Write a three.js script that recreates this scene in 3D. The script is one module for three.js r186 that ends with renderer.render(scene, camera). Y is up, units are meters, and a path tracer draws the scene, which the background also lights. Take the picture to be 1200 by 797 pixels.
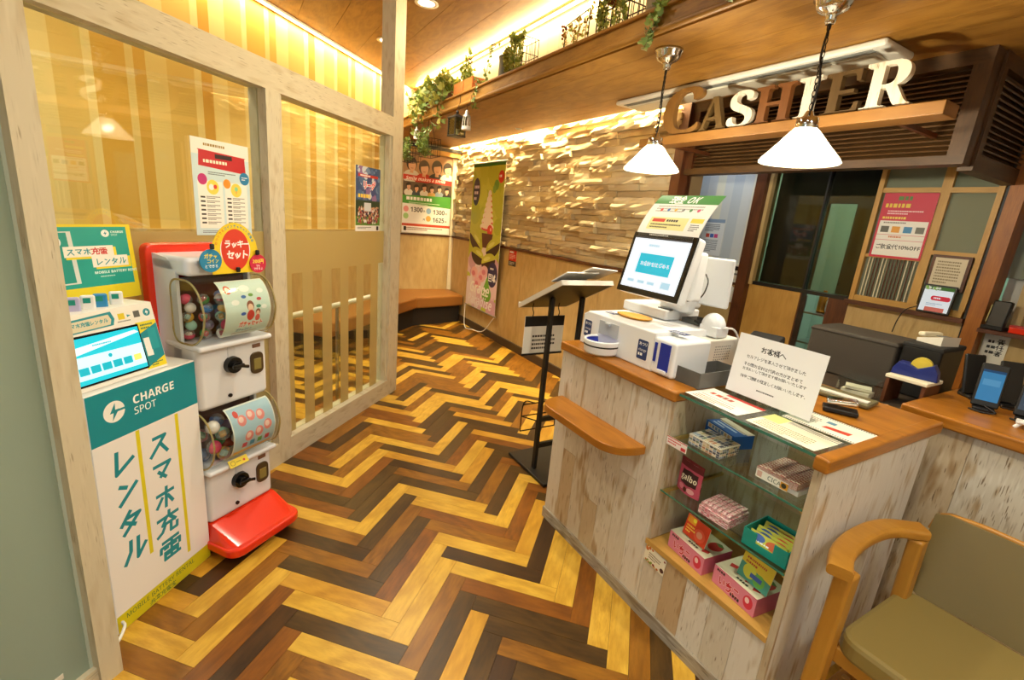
import * as THREE from 'three';
import { RoundedBoxGeometry } from 'three/addons/geometries/RoundedBoxGeometry.js';
import { mergeGeometries, toCreasedNormals } from 'three/addons/utils/BufferGeometryUtils.js';
import { RectAreaLightUniformsLib } from 'three/addons/lights/RectAreaLightUniformsLib.js';
import { TextGeometry } from 'three/addons/geometries/TextGeometry.js';
import { FontLoader } from 'three/addons/loaders/FontLoader.js';
import { createNoise2D } from 'simplex-noise';

// ───────────────────────── camera, sky, large lights, exposure ─────────────────────────
const scene = new THREE.Scene();
const camera = new THREE.PerspectiveCamera(71.866, 1200 / 797, 0.05, 60);
camera.position.set(1.68510, 1.47421, 0.13464);
camera.up.set(-0.26037, 0.96419, -0.05045);
camera.lookAt(0.85577, 1.22412, -0.36502);
scene.background = new THREE.Color(5.2, 6.0, 6.8); // bright overcast day outside the entrance window
const renderer = new THREE.WebGLRenderer({ antialias: true });
renderer.toneMapping = THREE.LinearToneMapping;
renderer.toneMappingExposure = 0.6;
renderer.shadowMap.enabled = true;
RectAreaLightUniformsLib.init();

// The shop is laid out on two sets of axes, 45 degrees apart. World x runs along the cashier counter, world -z into the depth behind it:
// cw(a, h, b) is the point a metres along the counter, b behind its front. The glass partition, the floor planks and the left wall follow
// the other set; fw(x, y, z) gives the world point of their coordinates, and objects built on them are turned by FT.
const R2 = Math.SQRT1_2, FT = Math.PI / 4;
const fw = (x, y, z) => new THREE.Vector3((x + z) * R2, y, (z - x) * R2);
const FO = fw(0.821, 0, -0.8475), cw = (a, h, b) => new THREE.Vector3(FO.x + a, h, FO.z - b);
const WARM = new THREE.Color(1, 0.8, 0.42), SOFT = new THREE.Color(1, 0.92, 0.7), COOL = new THREE.Color(0.86, 0.94, 1);

// a lamp face: w along the axis "along", shining along "dir"
function areaLight(pos, dir, along, w, h, color, intensity) {
  const l = new THREE.RectAreaLight(color, intensity, w, h), z = dir.clone().normalize().negate(), y = z.clone().cross(along).normalize(), x = y.clone().cross(z);
  l.position.copy(pos); l.quaternion.setFromRotationMatrix(new THREE.Matrix4().makeBasis(x, y, z)); l.castShadow = true;
  scene.add(l); return l;
}
const AX = new THREE.Vector3(1, 0, 0), BX = new THREE.Vector3(0, 0, -1), PZ = new THREE.Vector3(R2, 0, R2), DOWN = new THREE.Vector3(0, -1, 0);
// (strip and panel lights are added with their fittings in the structure section below)

// ───────────────────────── helpers ─────────────────────────
let seedState = 12345;
const rnd = () => { seedState = (seedState + 0x6d2b79f5) | 0; let t = Math.imul(seedState ^ (seedState >>> 15), 1 | seedState); t = (t + Math.imul(t ^ (t >>> 7), 61 | t)) ^ t; return ((t ^ (t >>> 14)) >>> 0) / 4294967296; };
const rr = (a, b) => a + (b - a) * rnd();
const pick = (l) => l[Math.floor(rnd() * l.length)];
const noise = createNoise2D(rnd);
const taken = new Map();
function numbered(name) { const n = taken.get(name) || 0; taken.set(name, n + 1); return n ? name + '_' + String(n).padStart(3, '0') : name; }
const V3 = (x, y, z) => new THREE.Vector3(x, y, z);

const flat = (g) => { const n = g.index ? g.toNonIndexed() : g; for (const k of Object.keys(n.attributes)) if (!['position', 'normal', 'uv'].includes(k)) n.deleteAttribute(k); if (!n.attributes.uv) n.setAttribute('uv', new THREE.BufferAttribute(new Float32Array(n.attributes.position.count * 2), 2)); return n; };
const merge = (l) => (Array.isArray(l) ? (l.length === 1 ? l[0] : mergeGeometries(l.map(flat), false)) : l);
const mv = (g, x = 0, y = 0, z = 0) => g.translate(x, y, z);
const rot = (g, x = 0, y = 0, z = 0) => { if (x) g.rotateX(x); if (y) g.rotateY(y); if (z) g.rotateZ(z); return g; };
const bx = (w, h, d, x = 0, y = 0, z = 0) => new THREE.BoxGeometry(w, h, d).translate(x, y, z);
const rb = (w, h, d, r, x = 0, y = 0, z = 0, s = 2) => new RoundedBoxGeometry(w, h, d, s, Math.min(r, w / 2.01, h / 2.01, d / 2.01)).translate(x, y, z);
// box from its limits
const bl = (x0, x1, y0, y1, z0, z1) => bx(x1 - x0, y1 - y0, z1 - z0, (x0 + x1) / 2, (y0 + y1) / 2, (z0 + z1) / 2);
const cyl = (r0, r1, h, x = 0, y = 0, z = 0, n = 20, open = false) => new THREE.CylinderGeometry(r0, r1, h, n, 1, open).translate(x, y, z);
const rod = (p, q, r, n = 8) => { const d = q.clone().sub(p), L = d.length(); const g = new THREE.CylinderGeometry(r, r, L, n); g.applyQuaternion(new THREE.Quaternion().setFromUnitVectors(V3(0, 1, 0), d.normalize())); const m = p.clone().add(q).multiplyScalar(0.5); return g.translate(m.x, m.y, m.z); };
const wire = (pts, r, seg = 0, n = 6, closed = false) => new THREE.TubeGeometry(new THREE.CatmullRomCurve3(pts, closed), seg || pts.length * 6, r, n, closed);
const lathe = (prof, n = 28) => new THREE.LatheGeometry(prof.map(([r, y]) => new THREE.Vector2(r, y)), n);
function shape(pts) { const s = new THREE.Shape(); pts.forEach(([x, y], i) => (i ? s.lineTo(x, y) : s.moveTo(x, y))); return s; }
function roundRect(x0, y0, x1, y1, r) { const s = new THREE.Shape(); s.moveTo(x0 + r, y0); s.lineTo(x1 - r, y0); s.quadraticCurveTo(x1, y0, x1, y0 + r); s.lineTo(x1, y1 - r); s.quadraticCurveTo(x1, y1, x1 - r, y1); s.lineTo(x0 + r, y1); s.quadraticCurveTo(x0, y1, x0, y1 - r); s.lineTo(x0, y0 + r); s.quadraticCurveTo(x0, y0, x0 + r, y0); return s; }
const ext = (s, depth, bev = 0, seg = 8) => new THREE.ExtrudeGeometry(s, { depth, bevelEnabled: bev > 0, bevelSize: bev, bevelThickness: bev, bevelSegments: 2, curveSegments: seg });
// uv in metres from the dominant normal; swap turns the grain
function uvm(g, swap = false, du = 0, dv = 0, s = 1) {
  g = flat(g); const p = g.attributes.position, n = g.attributes.normal, u = g.attributes.uv;
  for (let i = 0; i < p.count; i++) {
    const ax = Math.abs(n.getX(i)), ay = Math.abs(n.getY(i)), az = Math.abs(n.getZ(i));
    let a, b;
    if (ay >= ax && ay >= az) { a = p.getX(i); b = p.getZ(i); } else if (ax >= az) { a = p.getZ(i); b = p.getY(i); } else { a = p.getX(i); b = p.getY(i); }
    if (swap) [a, b] = [b, a];
    u.setXY(i, a * s + du, b * s + dv);
  }
  return g;
}
function setup(o) { o.castShadow = true; o.receiveShadow = true; return o; }
function tag(o, label, category, group, kind) { if (label) o.userData.label = label; if (category) o.userData.category = category; if (group) o.userData.group = group; if (kind) o.userData.kind = kind; return o; }
function put(name, label, category, p, turn = 0, group) { const o = new THREE.Group(); o.name = numbered(name); o.position.copy(p); o.rotation.y = turn; tag(o, label, category, group); scene.add(o); return o; }
const thing = (name, label, category, [x, y, z] = [0, 0, 0], turn = 0, group) => put(name, label, category, fw(x, y, z), FT + turn, group); // on the partition axes
const cthing = (name, label, category, a, h, b, turn = 0, group) => put(name, label, category, cw(a, h, b), turn, group); // on the counter axes
function part(parent, name, geos, m, label) { const o = setup(new THREE.Mesh(merge(geos), m)); o.name = name; if (label) o.userData.label = label; parent.add(o); return o; }
function solo(name, label, category, geos, m, pos = [0, 0, 0], turn = 0, group) { const o = setup(new THREE.Mesh(merge(geos), m)); o.name = numbered(name); o.position.set(...pos); o.rotation.y = turn; tag(o, label, category, group); scene.add(o); return o; }
function shell(name, geos, m, pos, turn) { const o = setup(new THREE.Mesh(merge(geos), m)); o.name = name; o.position.copy(pos); o.rotation.y = turn; o.userData.kind = 'structure'; scene.add(o); return o; }
const struct = (name, geos, m) => shell(name, geos, m, fw(0, 0, 0), FT);
const cstruct = (name, geos, m) => shell(name, geos, m, FO, 0); // local x = a, z = -b
const cb = (a0, a1, h0, h1, b0, b1) => bl(a0, a1, h0, h1, -b1, -b0);

// ───────────────────────── procedural textures ─────────────────────────
const clamp = (x, a = 0, b = 1) => Math.max(a, Math.min(b, x));
const hex = (h) => [(h >> 16) & 255, (h >> 8) & 255, h & 255];
const mix3 = (a, b, t) => [a[0] + (b[0] - a[0]) * t, a[1] + (b[1] - a[1]) * t, a[2] + (b[2] - a[2]) * t];
function dataTex(w, h, f, srgb = true) {
  const d = new Uint8Array(w * h * 4);
  for (let y = 0; y < h; y++) for (let x = 0; x < w; x++) { const c = f(x, y); const i = (y * w + x) * 4; d[i] = clamp(c[0], 0, 255); d[i + 1] = clamp(c[1], 0, 255); d[i + 2] = clamp(c[2], 0, 255); d[i + 3] = 255; }
  const t = new THREE.DataTexture(d, w, h); t.magFilter = THREE.LinearFilter; t.minFilter = THREE.LinearMipmapLinearFilter; t.generateMipmaps = true; t.wrapS = t.wrapT = THREE.RepeatWrapping; if (srgb) t.colorSpace = THREE.SRGBColorSpace; t.needsUpdate = true; return t;
}
// grain runs along u; uv in metres, the texture covers lu x lv metres
function woodTex(base, dark, lite, lu, lv, { w = 512, h = 256, ring = 60, stretch = 14, speck = 0.25, o = 0 } = {}) {
  const B = hex(base), D = hex(dark), Lt = hex(lite);
  const per = (x, y, fx, fy, s) => { // tileable along both by blending
    const u = x / w, v = y / h; const n = (a, b) => noise(a * fx + s, b * fy + s * 1.7);
    return n(u, v) * (1 - u) * (1 - v) + n(u - 1, v) * u * (1 - v) + n(u, v - 1) * (1 - u) * v + n(u - 1, v - 1) * u * v;
  };
  const t = dataTex(w, h, (x, y) => {
    const wv = per(x, y, lu * 2.2, lv * 6, o + 3) * 0.9;
    const g1 = Math.sin((y / h) * lv * ring * 2 + wv * 9 + per(x, y, lu * 1.1, lv * 3, o + 9) * 5);
    const g2 = per(x, y, lu * 9, lv * 9 * stretch, o + 21);
    const g3 = per(x, y, lu * 30, lv * 30 * stretch, o + 33);
    const k = clamp(0.42 + g1 * 0.2 + g2 * 0.34 + g3 * 0.18);
    let c = mix3(B, D, k * 0.75); c = mix3(c, Lt, clamp(per(x, y, lu * 3, lv * 8, o + 41) * 0.6 + 0.05));
    if (g3 > 0.62 && g2 > 0.1) c = mix3(c, D, speck);
    return c;
  });
  t.repeat.set(1 / lu, 1 / lv); return t;
}
// weathered white-washed boards (grain along u)
function washTex(o, base, worn, dark, lu = 1.2, lv = 0.5) {
  const w = 1024, h = 420, B = hex(base), W = hex(worn), D = hex(dark);
  const per = (x, y, fx, fy, s) => { const u = x / w, v = y / h, n = (a, b) => noise(a * fx + s, b * fy + s * 1.7); return n(u, v) * (1 - u) * (1 - v) + n(u - 1, v) * u * (1 - v) + n(u, v - 1) * (1 - u) * v + n(u - 1, v - 1) * u * v; };
  const t = dataTex(w, h, (x, y) => {
    const big = per(x, y, lu * 2.2, lv * 9, o), mid = per(x, y, lu * 6, lv * 34, o + 7), fine = per(x, y, lu * 14, lv * 150, o + 13), tiny = per(x, y, lu * 14, lv * 240, o + 19), spot = per(x, y, lu * 9, lv * 20, o + 43);
    let c = mix3(B, W, clamp((big * 0.9 + mid * 0.7 + spot * 0.3 - 0.22) * 1.7) * 0.9);
    c = mix3(c, D, clamp(fine * 0.6 + mid * 0.35 - 0.18) * 0.6);
    c = mix3(c, D, clamp((tiny * 0.6 + fine * 0.9 + spot * 0.6 - 0.72) * 4) * 0.8);
    c = mix3(c, [236, 232, 222], clamp(per(x, y, lu * 8, lv * 60, o + 29) * 0.7 - 0.12) * 0.8);
    return c;
  });
  t.repeat.set(1 / lu, 1 / lv); return t;
}
function bumpTex(w, h, f) { return dataTex(w, h, (x, y) => { const v = clamp(f(x / w, y / h)) * 255; return [v, v, v]; }, false); }
function std(color, roughness = 0.6, o = {}) { const m = new THREE.MeshStandardMaterial({ roughness, ...o }); if (color !== null) m.color.set(color); return m; }
function phys(color, roughness = 0.6, o = {}) { const m = new THREE.MeshPhysicalMaterial({ roughness, ...o }); if (color !== null) m.color.set(color); return m; }
const wood = (t, roughness = 0.55, color = 0xffffff, o = {}) => std(color, roughness, { map: t, ...o });

// stroke lettering for the kana and kanji on the signs: pairs of digits on a 10 x 10 grid
const GL = {
  'ス': '227219 5589', 'マ': '128247 3568', 'ホ': '1383 5159 3518 6588', 'レ': '212985', 'ン': '2243 2983', 'タ': '4115 338329 3567', 'ル': '313519 616995', 'ラ': '2171 14847739', 'ッ': '2537 4456 847749', 'キ': '1382 1695 4169', 'ー': '1585', 'セ': '149376 313889', 'ト': '3139 3486', 'ガ': '13837958 414419 7182 8091', 'チ': '7122 1494 525629', 'ャ': '258567 4459', 'コ': '128288 1888', 'イ': '7115 5359', 'フ': '128239', 'ジ': '2142 1435 2984 7182 8191', 'リ': '2126 717649', 'グ': '4115 338329 7081 8091', 'ミ': '2253 2455 2786',
  'お': '1363 3138 1855758869 7283', 'つ': '1462948748', 'り': '2126 717649', 'い': '12273847 7386', 'ち': '1383 412564866939', 'ご': '2272 274988 7182 8191', 'こ': '2272 274988', 'へ': '063398', 'を': '1372 41255567 84474989', 'さ': '1372 4176 274978', 'せ': '0494 323889 717666', 'て': '1282 82455889', 'き': '1382 1584 4176 274978', 'ま': '1282 1484 51582927 2789', 'し': '31386996', 'じ': '31386996 6173 8092', 'た': '1363 4119 5484 576999', 'の': '52381632838759', 'が': '14636848 3119 7385 8091', 'と': '3144 83263989', 'め': '2258 61381643848759', 'す': '0393 515636455649', 'よ': '51582927 2789 5484', 'う': '3162 25748649', 'で': '1282 82455889 7485 8394', 'も': '41487986 1363 1565', 'る': '22722665875938', 'く': '712579', 'に': '1119 4383 475989', 'は': '1119 3393 61684947 4799', 'そ': '217125844769',
  '充': '5052 0292 422575 6385 362809 66699997', '電': '1181 05039395 5155 2434 6474 2686892926 2787 5659 5999', '客': '5051 03029293 4316 347418 4598 3777793937', '様': '0343 2129 2406 2446 5062 8072 5292 5484 4696 7279 5749 8799', '導': '1191 3272 3676 3236 7276 3474 0797 6769 2739', '入': '415419 5499', '頂': '0141 2128 5191 5393975753 5595 6749 8799', '会': '5004 5094 3464 1686 462979 6889', '計': '1131 0343 1535 1636 1839 3639 1619 4494 7179', '代': '3005 2329 4393 61779998 8091', '表': '1181 1383 0595 5055 4508 5599 3639', '方': '5052 0292 423609 34847959', '願': '0141 0119 1131 1333 1535 2548 5191 5393975753 5595 6749 8799', '何': '2004 1319 3292 828979 4474774744', '卒': '5052 0292 3324 3345 7364 7385 0696 5559', '理': '0141 0444 0848 2128 5191 5155 9195 5595 5393 7179 5777 4999', '解': '2103 1141 0309 0343 4349 0545 0747 2328 5181 8184 6145 5686 5898 7159', '程': '3011 0343 2129 2406 2446 5181 8184 5184 5484 5696 5888 4999 7669', '宜': '5051 03029293 3474 7479 3439 3575 3777 0999', '飲': '2004 2044 1434 1419 3437 1636 1949 6143 5383 8374 6549 6699', '食': '5003 5093 4444 2474 7477 7727 2427 2575 2429 2949 5799 7859', '円': '1119 118189 1585 5155', '巨': '1191 1119 1999 1373 7376 1676', '峰': '2127 030747 4347 6145 5282 8248 5498 5686 4898 7059', '責': '1181 1383 0595 5155 2676 7679 7929 2926 2777 3819 6899', '任': '3005 2329 8152 4595 7279 5999', '者': '1272 4144 0594 8118 3676 7679 7939 3936 3777', '現': '0141 0444 0848 2128 5191 9196 9656 5651 5393 5494 6659 76789999', '金': '5004 5094 3363 1585 5359 2738 7768 0999', '間': '0109 0141 4144 4404 0242 5191 9199 5154 5494 5292 3676 7679 3679 3639', '支': '1282 5055 2575 7529 3599', '払': '0343 2129 0746 6147 4798', '共': '1393 3136 6166 0696 3809 6899', '享': '5051 0191 3272 7274 7434 3432 2676 7657 5759 0797', '宝': '5051 03029293 2474 2676 0999 5459 6788', '店': '5051 0191 0109 4284 4246 3686 8689 8939 3936', '。': '2838392928', '、': '2739', '！': '5156 5859',
};
const isJP = (ch) => ch.charCodeAt(0) > 0x2fff;
function jpWidth(ctx, s, size) { let w = 0; for (const ch of s) w += isJP(ch) ? size : ctx.measureText(ch).width; return w; }
// draws text at x (left / center) with its top at y
function jp(ctx, s, x, y, size, color, { weight = 0.1, align = 'left', vertical = false, italic = 0, font = 'sans-serif', stroke, strokeW = 0 } = {}) {
  ctx.save(); ctx.font = 'bold ' + Math.round(size * 0.95) + 'px ' + font; ctx.textBaseline = 'alphabetic'; ctx.lineCap = 'square'; ctx.lineJoin = 'round';
  if (align === 'center' && !vertical) x -= jpWidth(ctx, s, size) / 2;
  const pass = (col, lw, fill) => {
    let px = x, py = y; ctx.strokeStyle = col; ctx.fillStyle = col;
    for (const ch of s) {
      if (isJP(ch)) {
        ctx.lineWidth = lw; const g = GL[ch]; const k = size / 10;
        if (g) for (const st of g.split(' ')) { ctx.beginPath(); for (let i = 0; i + 1 < st.length; i += 2) { const gy = +st[i + 1] + 0.4, gx = +st[i] + 0.4 - (gy - 5) * italic; i ? ctx.lineTo(px + gx * k, py + gy * k) : ctx.moveTo(px + gx * k, py + gy * k); } ctx.stroke(); }
        if (vertical) py += size * 1.06; else px += size;
      } else { if (fill) ctx.fillText(ch, px, py + size * 0.86); else { ctx.lineWidth = strokeW * 2; ctx.strokeText(ch, px, py + size * 0.86); } if (vertical) py += size; else px += ctx.measureText(ch).width; }
    }
  };
  if (stroke) pass(stroke, size * weight + strokeW * 2, false);
  pass(color, size * weight, true);
  ctx.restore();
}
function canvasTex(w, h, draw) { const c = document.createElement('canvas'); c.width = w; c.height = h; const ctx = c.getContext('2d'); draw(ctx, w, h); const t = new THREE.CanvasTexture(c); t.colorSpace = THREE.SRGBColorSpace; t.anisotropy = 8; return t; }
const rect = (c, x, y, w, h, f) => { c.fillStyle = f; c.fillRect(x, y, w, h); };
const disc = (c, x, y, r, f, ry = r) => { c.fillStyle = f; c.beginPath(); c.ellipse(x, y, r, ry, 0, 0, Math.PI * 2); c.fill(); };
const poly = (c, pts, f) => { c.fillStyle = f; c.beginPath(); pts.forEach(([x, y], i) => (i ? c.lineTo(x, y) : c.moveTo(x, y))); c.closePath(); c.fill(); };
const latin = (c, s, x, y, size, f, { align = 'left', bold = true, italic = false, font = 'sans-serif' } = {}) => { c.fillStyle = f; c.font = (italic ? 'italic ' : '') + (bold ? 'bold ' : '') + size + 'px ' + font; c.textAlign = align; c.textBaseline = 'alphabetic'; c.fillText(s, x, y); c.textAlign = 'left'; };
// small print too fine to read in the photograph
function smallPrint(c, x, y, w, rows, pitch, f, len = 0.9) { c.fillStyle = f; for (let r = 0; r < rows; r++) { let p = x; const end = x + w * (r === rows - 1 ? len * 0.6 : len); while (p < end) { const k = rr(pitch * 0.25, pitch * 0.6); c.fillRect(p, y + r * pitch, k, pitch * 0.5); p += k + pitch * 0.14; } } }

// ───────────────────────── materials ─────────────────────────
const T = {
  L: woodTex(0xd8aa3c, 0xa67820, 0xe4bc54, 0.9, 0.3, { w: 1024, h: 256, o: 1, ring: 25, stretch: 5 }),
  M: woodTex(0x946018, 0x5e380a, 0xa47022, 0.9, 0.3, { w: 1024, h: 256, o: 51, ring: 30, stretch: 6 }),
  D: woodTex(0x523814, 0x2e1e08, 0x66481c, 0.9, 0.3, { w: 1024, h: 256, o: 101, ring: 30, stretch: 6 }),
  oak: woodTex(0xb57828, 0x865212, 0xc48834, 0.9, 0.45, { o: 151, ring: 22 }),
  beige: woodTex(0xc8ac76, 0xb0925c, 0xd2ba86, 1.2, 0.6, { o: 201, ring: 14, stretch: 8 }),
  pale: washTex(5, 0xd6d2c4, 0xc8bea8, 0xa09682, 0.8, 0.4),
  ceil: woodTex(0x9c6e2a, 0x704814, 0xaa7c36, 1.6, 0.8, { o: 251, ring: 12, stretch: 9 }),
  dark: woodTex(0x62361a, 0x3a1c0c, 0x744222, 1.0, 0.4, { o: 351, ring: 16, stretch: 8 }),
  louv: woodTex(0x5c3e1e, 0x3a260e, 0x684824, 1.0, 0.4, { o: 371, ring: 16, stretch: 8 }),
  wash: washTex(61, 0xcdc3b0, 0xa58a66, 0x6d5a44),
  wash2: washTex(97, 0xd8d0c2, 0xb49a76, 0x76644e),
  grey: washTex(133, 0xa09686, 0x7c6c58, 0x4a4036),
};
const M = {
  L: wood(T.L, 0.34), L2: wood(T.L, 0.36, 0xf0e2c8), M: wood(T.M, 0.34), M2: wood(T.M, 0.36, 0xe8d2b8), D: wood(T.D, 0.34), D2: wood(T.D, 0.36, 0xdcc8b8),
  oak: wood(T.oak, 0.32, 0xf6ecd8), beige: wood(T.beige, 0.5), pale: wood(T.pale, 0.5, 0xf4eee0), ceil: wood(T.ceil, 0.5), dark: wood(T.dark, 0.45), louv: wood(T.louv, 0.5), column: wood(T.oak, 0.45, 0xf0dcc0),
  wash: wood(T.wash, 0.55), wash2: wood(T.wash2, 0.55), wash3: wood(T.wash, 0.55, 0xeee0cc), wash4: wood(T.wash2, 0.55, 0xe0c8a8), grey: wood(T.grey, 0.55), interior: wood(T.wash2, 0.55, 0xddd4c6),
  chairWood: wood(T.beige, 0.32, 0xe6bc6c), shelfWood: wood(T.beige, 0.45, 0xffe6b0),
  white: std(0xe9e7e2, 0.4), offwhite: std(0xdfdacd, 0.5), cream: std(0xe6dcbf, 0.6), plastic: std(0xeceef0, 0.28), gachaWhite: std(0xdfe2ea, 0.25), grey6: std(0x777772, 0.5), black: std(0x151413, 0.45), blackMatte: std(0x201e1c, 0.8), blackGloss: phys(0x0c0c0e, 0.15),
  red: phys(0xe8300c, 0.22, { clearcoat: 0.5, clearcoatRoughness: 0.2 }), teal: std(0x0a8f9e, 0.4), tealPlastic: std(0x0f8f84, 0.35), yellow: std(0xe6cf16, 0.5), navy: std(0x1c2c66, 0.4), blue: std(0x1b2f9a, 0.3), tapeBlue: std(0x14246e, 0.35),
  chrome: std(0xd8d8d8, 0.12, { metalness: 1 }), steel: std(0x9a9a98, 0.3, { metalness: 1 }), darkMetal: std(0x2a2826, 0.45, { metalness: 0.6 }), zinc: std(0x9c9a92, 0.45, { metalness: 0.8 }), wireBlack: std(0x241c16, 0.5, { metalness: 0.5 }),
  glass: phys(0xfbfff8, 0.01, { transmission: 1, thickness: 0, ior: 1.8 }), shelfGlass: phys(0xf4fbf7, 0.02, { transmission: 1, thickness: 0, ior: 1.5 }), glassEdge: phys(0x4f8f78, 0.1, { transmission: 0.4, thickness: 0 }),
  film: phys(0xe2d49c, 0.7, { transmission: 0.75, thickness: 0 }), frost: phys(0xb4c8bc, 0.75, { transmission: 0.5, thickness: 0 }), frostEdge: phys(0xd6e6dc, 0.3, { transmission: 0.3, thickness: 0 }),
  smoke: phys(0xd4d8cc, 0.04, { transmission: 1, thickness: 0, ior: 1.5 }), window: phys(0x9aa08a, 0.08, { transmission: 0.3, thickness: 0, ior: 1.6 }), clear: phys(0xf4f8f8, 0.05, { transmission: 1, thickness: 0, ior: 1.45 }),
  seat: std(0x85713c, 0.42), seatBack: std(0x7c6c44, 0.42), bench: std(0x94602a, 0.4), benchBase: std(0x1c1410, 0.7), basket: std(0x5c5a55, 0.75),
  stone: [std(0xd6c6a4, 0.85), std(0xc8b48c, 0.85), std(0xe0d2b2, 0.85), std(0xbea882, 0.85), std(0xd0c09e, 0.9)], grout: std(0x8a6f48, 0.95),
  leaf: phys(0x93a850, 0.6, { transmission: 0.35, thickness: 0 }), leaf2: phys(0xb8bc5c, 0.6, { transmission: 0.4, thickness: 0 }), leafDark: phys(0x748c44, 0.6, { transmission: 0.3, thickness: 0 }), dry: std(0xb08a3c, 0.8), berry: std(0x8a1e14, 0.5), stem: std(0x6a5830, 0.8), moss: std(0x8a8a2c, 0.9), terracotta: std(0x6e3a1c, 0.7), pot: std(0x6a6a5c, 0.6), zincPot: std(0xa49a86, 0.6),
  rim: std(0xf2f0ea, 0.4), cord: std(0x1a1512, 0.6), paper: std(0xf0eee8, 0.7),
};
const glow = (color, k, base = 0xffffff) => { const m = new THREE.MeshStandardMaterial({ color: base, roughness: 0.6 }); m.emissive.set(color); m.emissiveIntensity = k; return m; };
const screenMat = (t, k) => { const m = new THREE.MeshStandardMaterial({ color: 0x101010, roughness: 0.15, emissive: 0xffffff, emissiveMap: t, emissiveIntensity: k }); return m; };
const printed = (t, r = 0.5) => std(0xffffff, r, { map: t });
// a flat sheet with print on its +z face
function sheet(w, h, t, thick = 0.0015, back = M.paper, rough = 0.45) { const g = new THREE.BoxGeometry(w, h, thick); const f = t.isTexture ? printed(t, rough) : t; return setup(new THREE.Mesh(g, [M.paper, M.paper, M.paper, M.paper, f, back])); }
function sheetThing(name, label, category, w, h, t, pos, turn, opt = {}) { const o = sheet(w, h, t, opt.thick, opt.back, opt.rough); o.name = numbered(name); o.position.copy(pos); o.rotation.order = 'YXZ'; o.rotation.y = turn; if (opt.tilt) o.rotation.x = opt.tilt; if (opt.roll) o.rotation.z = opt.roll; tag(o, label, category, opt.group); scene.add(o); return o; }
function sheetPart(parent, name, w, h, t, x, y, z, opt = {}) { const o = sheet(w, h, t, opt.thick || 0.001, opt.back, opt.rough); o.name = name; o.position.set(x, y, z); o.rotation.order = 'YXZ'; o.rotation.set(opt.tilt || 0, opt.turn || 0, opt.roll || 0); if (opt.label) o.userData.label = opt.label; parent.add(o); return o; }

// ───────────────────────── the setting: floor ─────────────────────────
const W = 0.075, LEN = 0.45;
const floor = struct('floor', bl(-3.5, 5, -0.08, -0.004, -6.5, 5.5), std(0x4a3018, 0.7));
{
  const tones = { 'H-1': [-5, 'DLMLM'], 'H0': [-15, 'MDMMDLMDMLMDMDLLDLML'], 'H1': [-18, 'DLMMLMMLDLDMDLLMMLDLMDDMD'], 'H2': [-16, 'LDMLDDLMDDMDLM'], 'V0': [-5, 'DLMLMDMM'], 'V1': [-15, 'MDMLMLMDDLDMDMLLMDLDD'], 'V2': [-20, 'DLMLLDDDLDMLLDMDLMLDLLMLLMDLD'], 'V3': [-17, 'DMLDM'] };
  const variants = [];
  for (let k = 0; k < 8; k++) variants.push([uvm(bx(LEN - 0.0012, 0.004, W - 0.0012, 0, -0.002, 0), false, k * 0.173 + 0.2, k * 0.0437 + 0.05), uvm(bx(W - 0.0012, 0.004, LEN - 0.0012, 0, -0.002, 0), true, k * 0.151 + 0.1, k * 0.0613)]);
  camera.updateMatrixWorld(true); camera.aspect = 1200 / 797; camera.updateProjectionMatrix();
  const list = [], p = new THREE.Vector3();
  for (let c = -9; c <= 9; c++) for (let n = -75; n <= 45; n++) for (const kind of ['H', 'V']) {
    const u = n + 6 * c, v = n - 6 * c, x = (kind === 'H' ? u + 3 : u + 0.5) * W, z = (kind === 'H' ? v + 0.5 : v + 4) * W;
    if (x < -2.2 || z > 3.2 || z < -5.6 || x > 3.4) continue;
    const P = fw(x, 0, z), a = P.x - FO.x, b = FO.z - P.z;
    if (b > 1.55 || a < -4.9 || a > 3.4) continue;
    const hid = (a > 0.3 && a < 1.2 && b > 0.25 && b < 0.75);
    const tl = tones[kind + c]; let tone = tl && n >= tl[0] && n - tl[0] < tl[1].length ? tl[1][n - tl[0]] : pick(['L', 'L', 'M', 'M', 'D', 'D']);
    // size on screen
    const hx = kind === 'H' ? LEN / 2 : W / 2, hz = kind === 'H' ? W / 2 : LEN / 2, q = [[-hx, -hz], [hx, -hz], [hx, hz], [-hx, hz]].map(([dx, dz]) => { p.copy(fw(x + dx, 0, z + dz)).applyMatrix4(camera.matrixWorldInverse); if (p.z > -0.1) return null; p.applyMatrix4(camera.projectionMatrix); return [p.x, p.y]; });
    let area = 0; if (!hid && q.every(Boolean) && q.some(([X, Y]) => Math.abs(X) < 1 && Math.abs(Y) < 1)) { for (let i = 0; i < 4; i++) { const [x0, y0] = q[i], [x1, y1] = q[(i + 1) % 4]; area += x0 * y1 - x1 * y0; } area = Math.abs(area); }
    list.push({ x, z, kind, tone, area, k: Math.floor(rnd() * 8), alt: rnd() < 0.4 });
  }
  list.sort((s, t) => t.area - s.area);
  const rest = { L: [], M: [], D: [] };
  list.forEach((d, i) => {
    const g = variants[d.k][d.kind === 'H' ? 0 : 1];
    if (i < 300) { const o = new THREE.Mesh(g, M[d.tone + (d.alt ? '2' : '')]); o.name = i ? 'plank_' + String(i).padStart(3, '0') : 'plank'; o.position.set(d.x, 0, d.z); o.receiveShadow = true; floor.add(o); } else rest[d.tone].push(g.clone().translate(d.x, 0, d.z));
  });
  const far = new THREE.Mesh(mergeGeometries(['L', 'M', 'D'].map((k) => mergeGeometries(rest[k], false)), true), [M.L, M.M, M.D]); far.name = 'far_planks'; far.receiveShadow = true; far.userData.kind = 'stuff'; floor.add(far);
}

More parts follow.
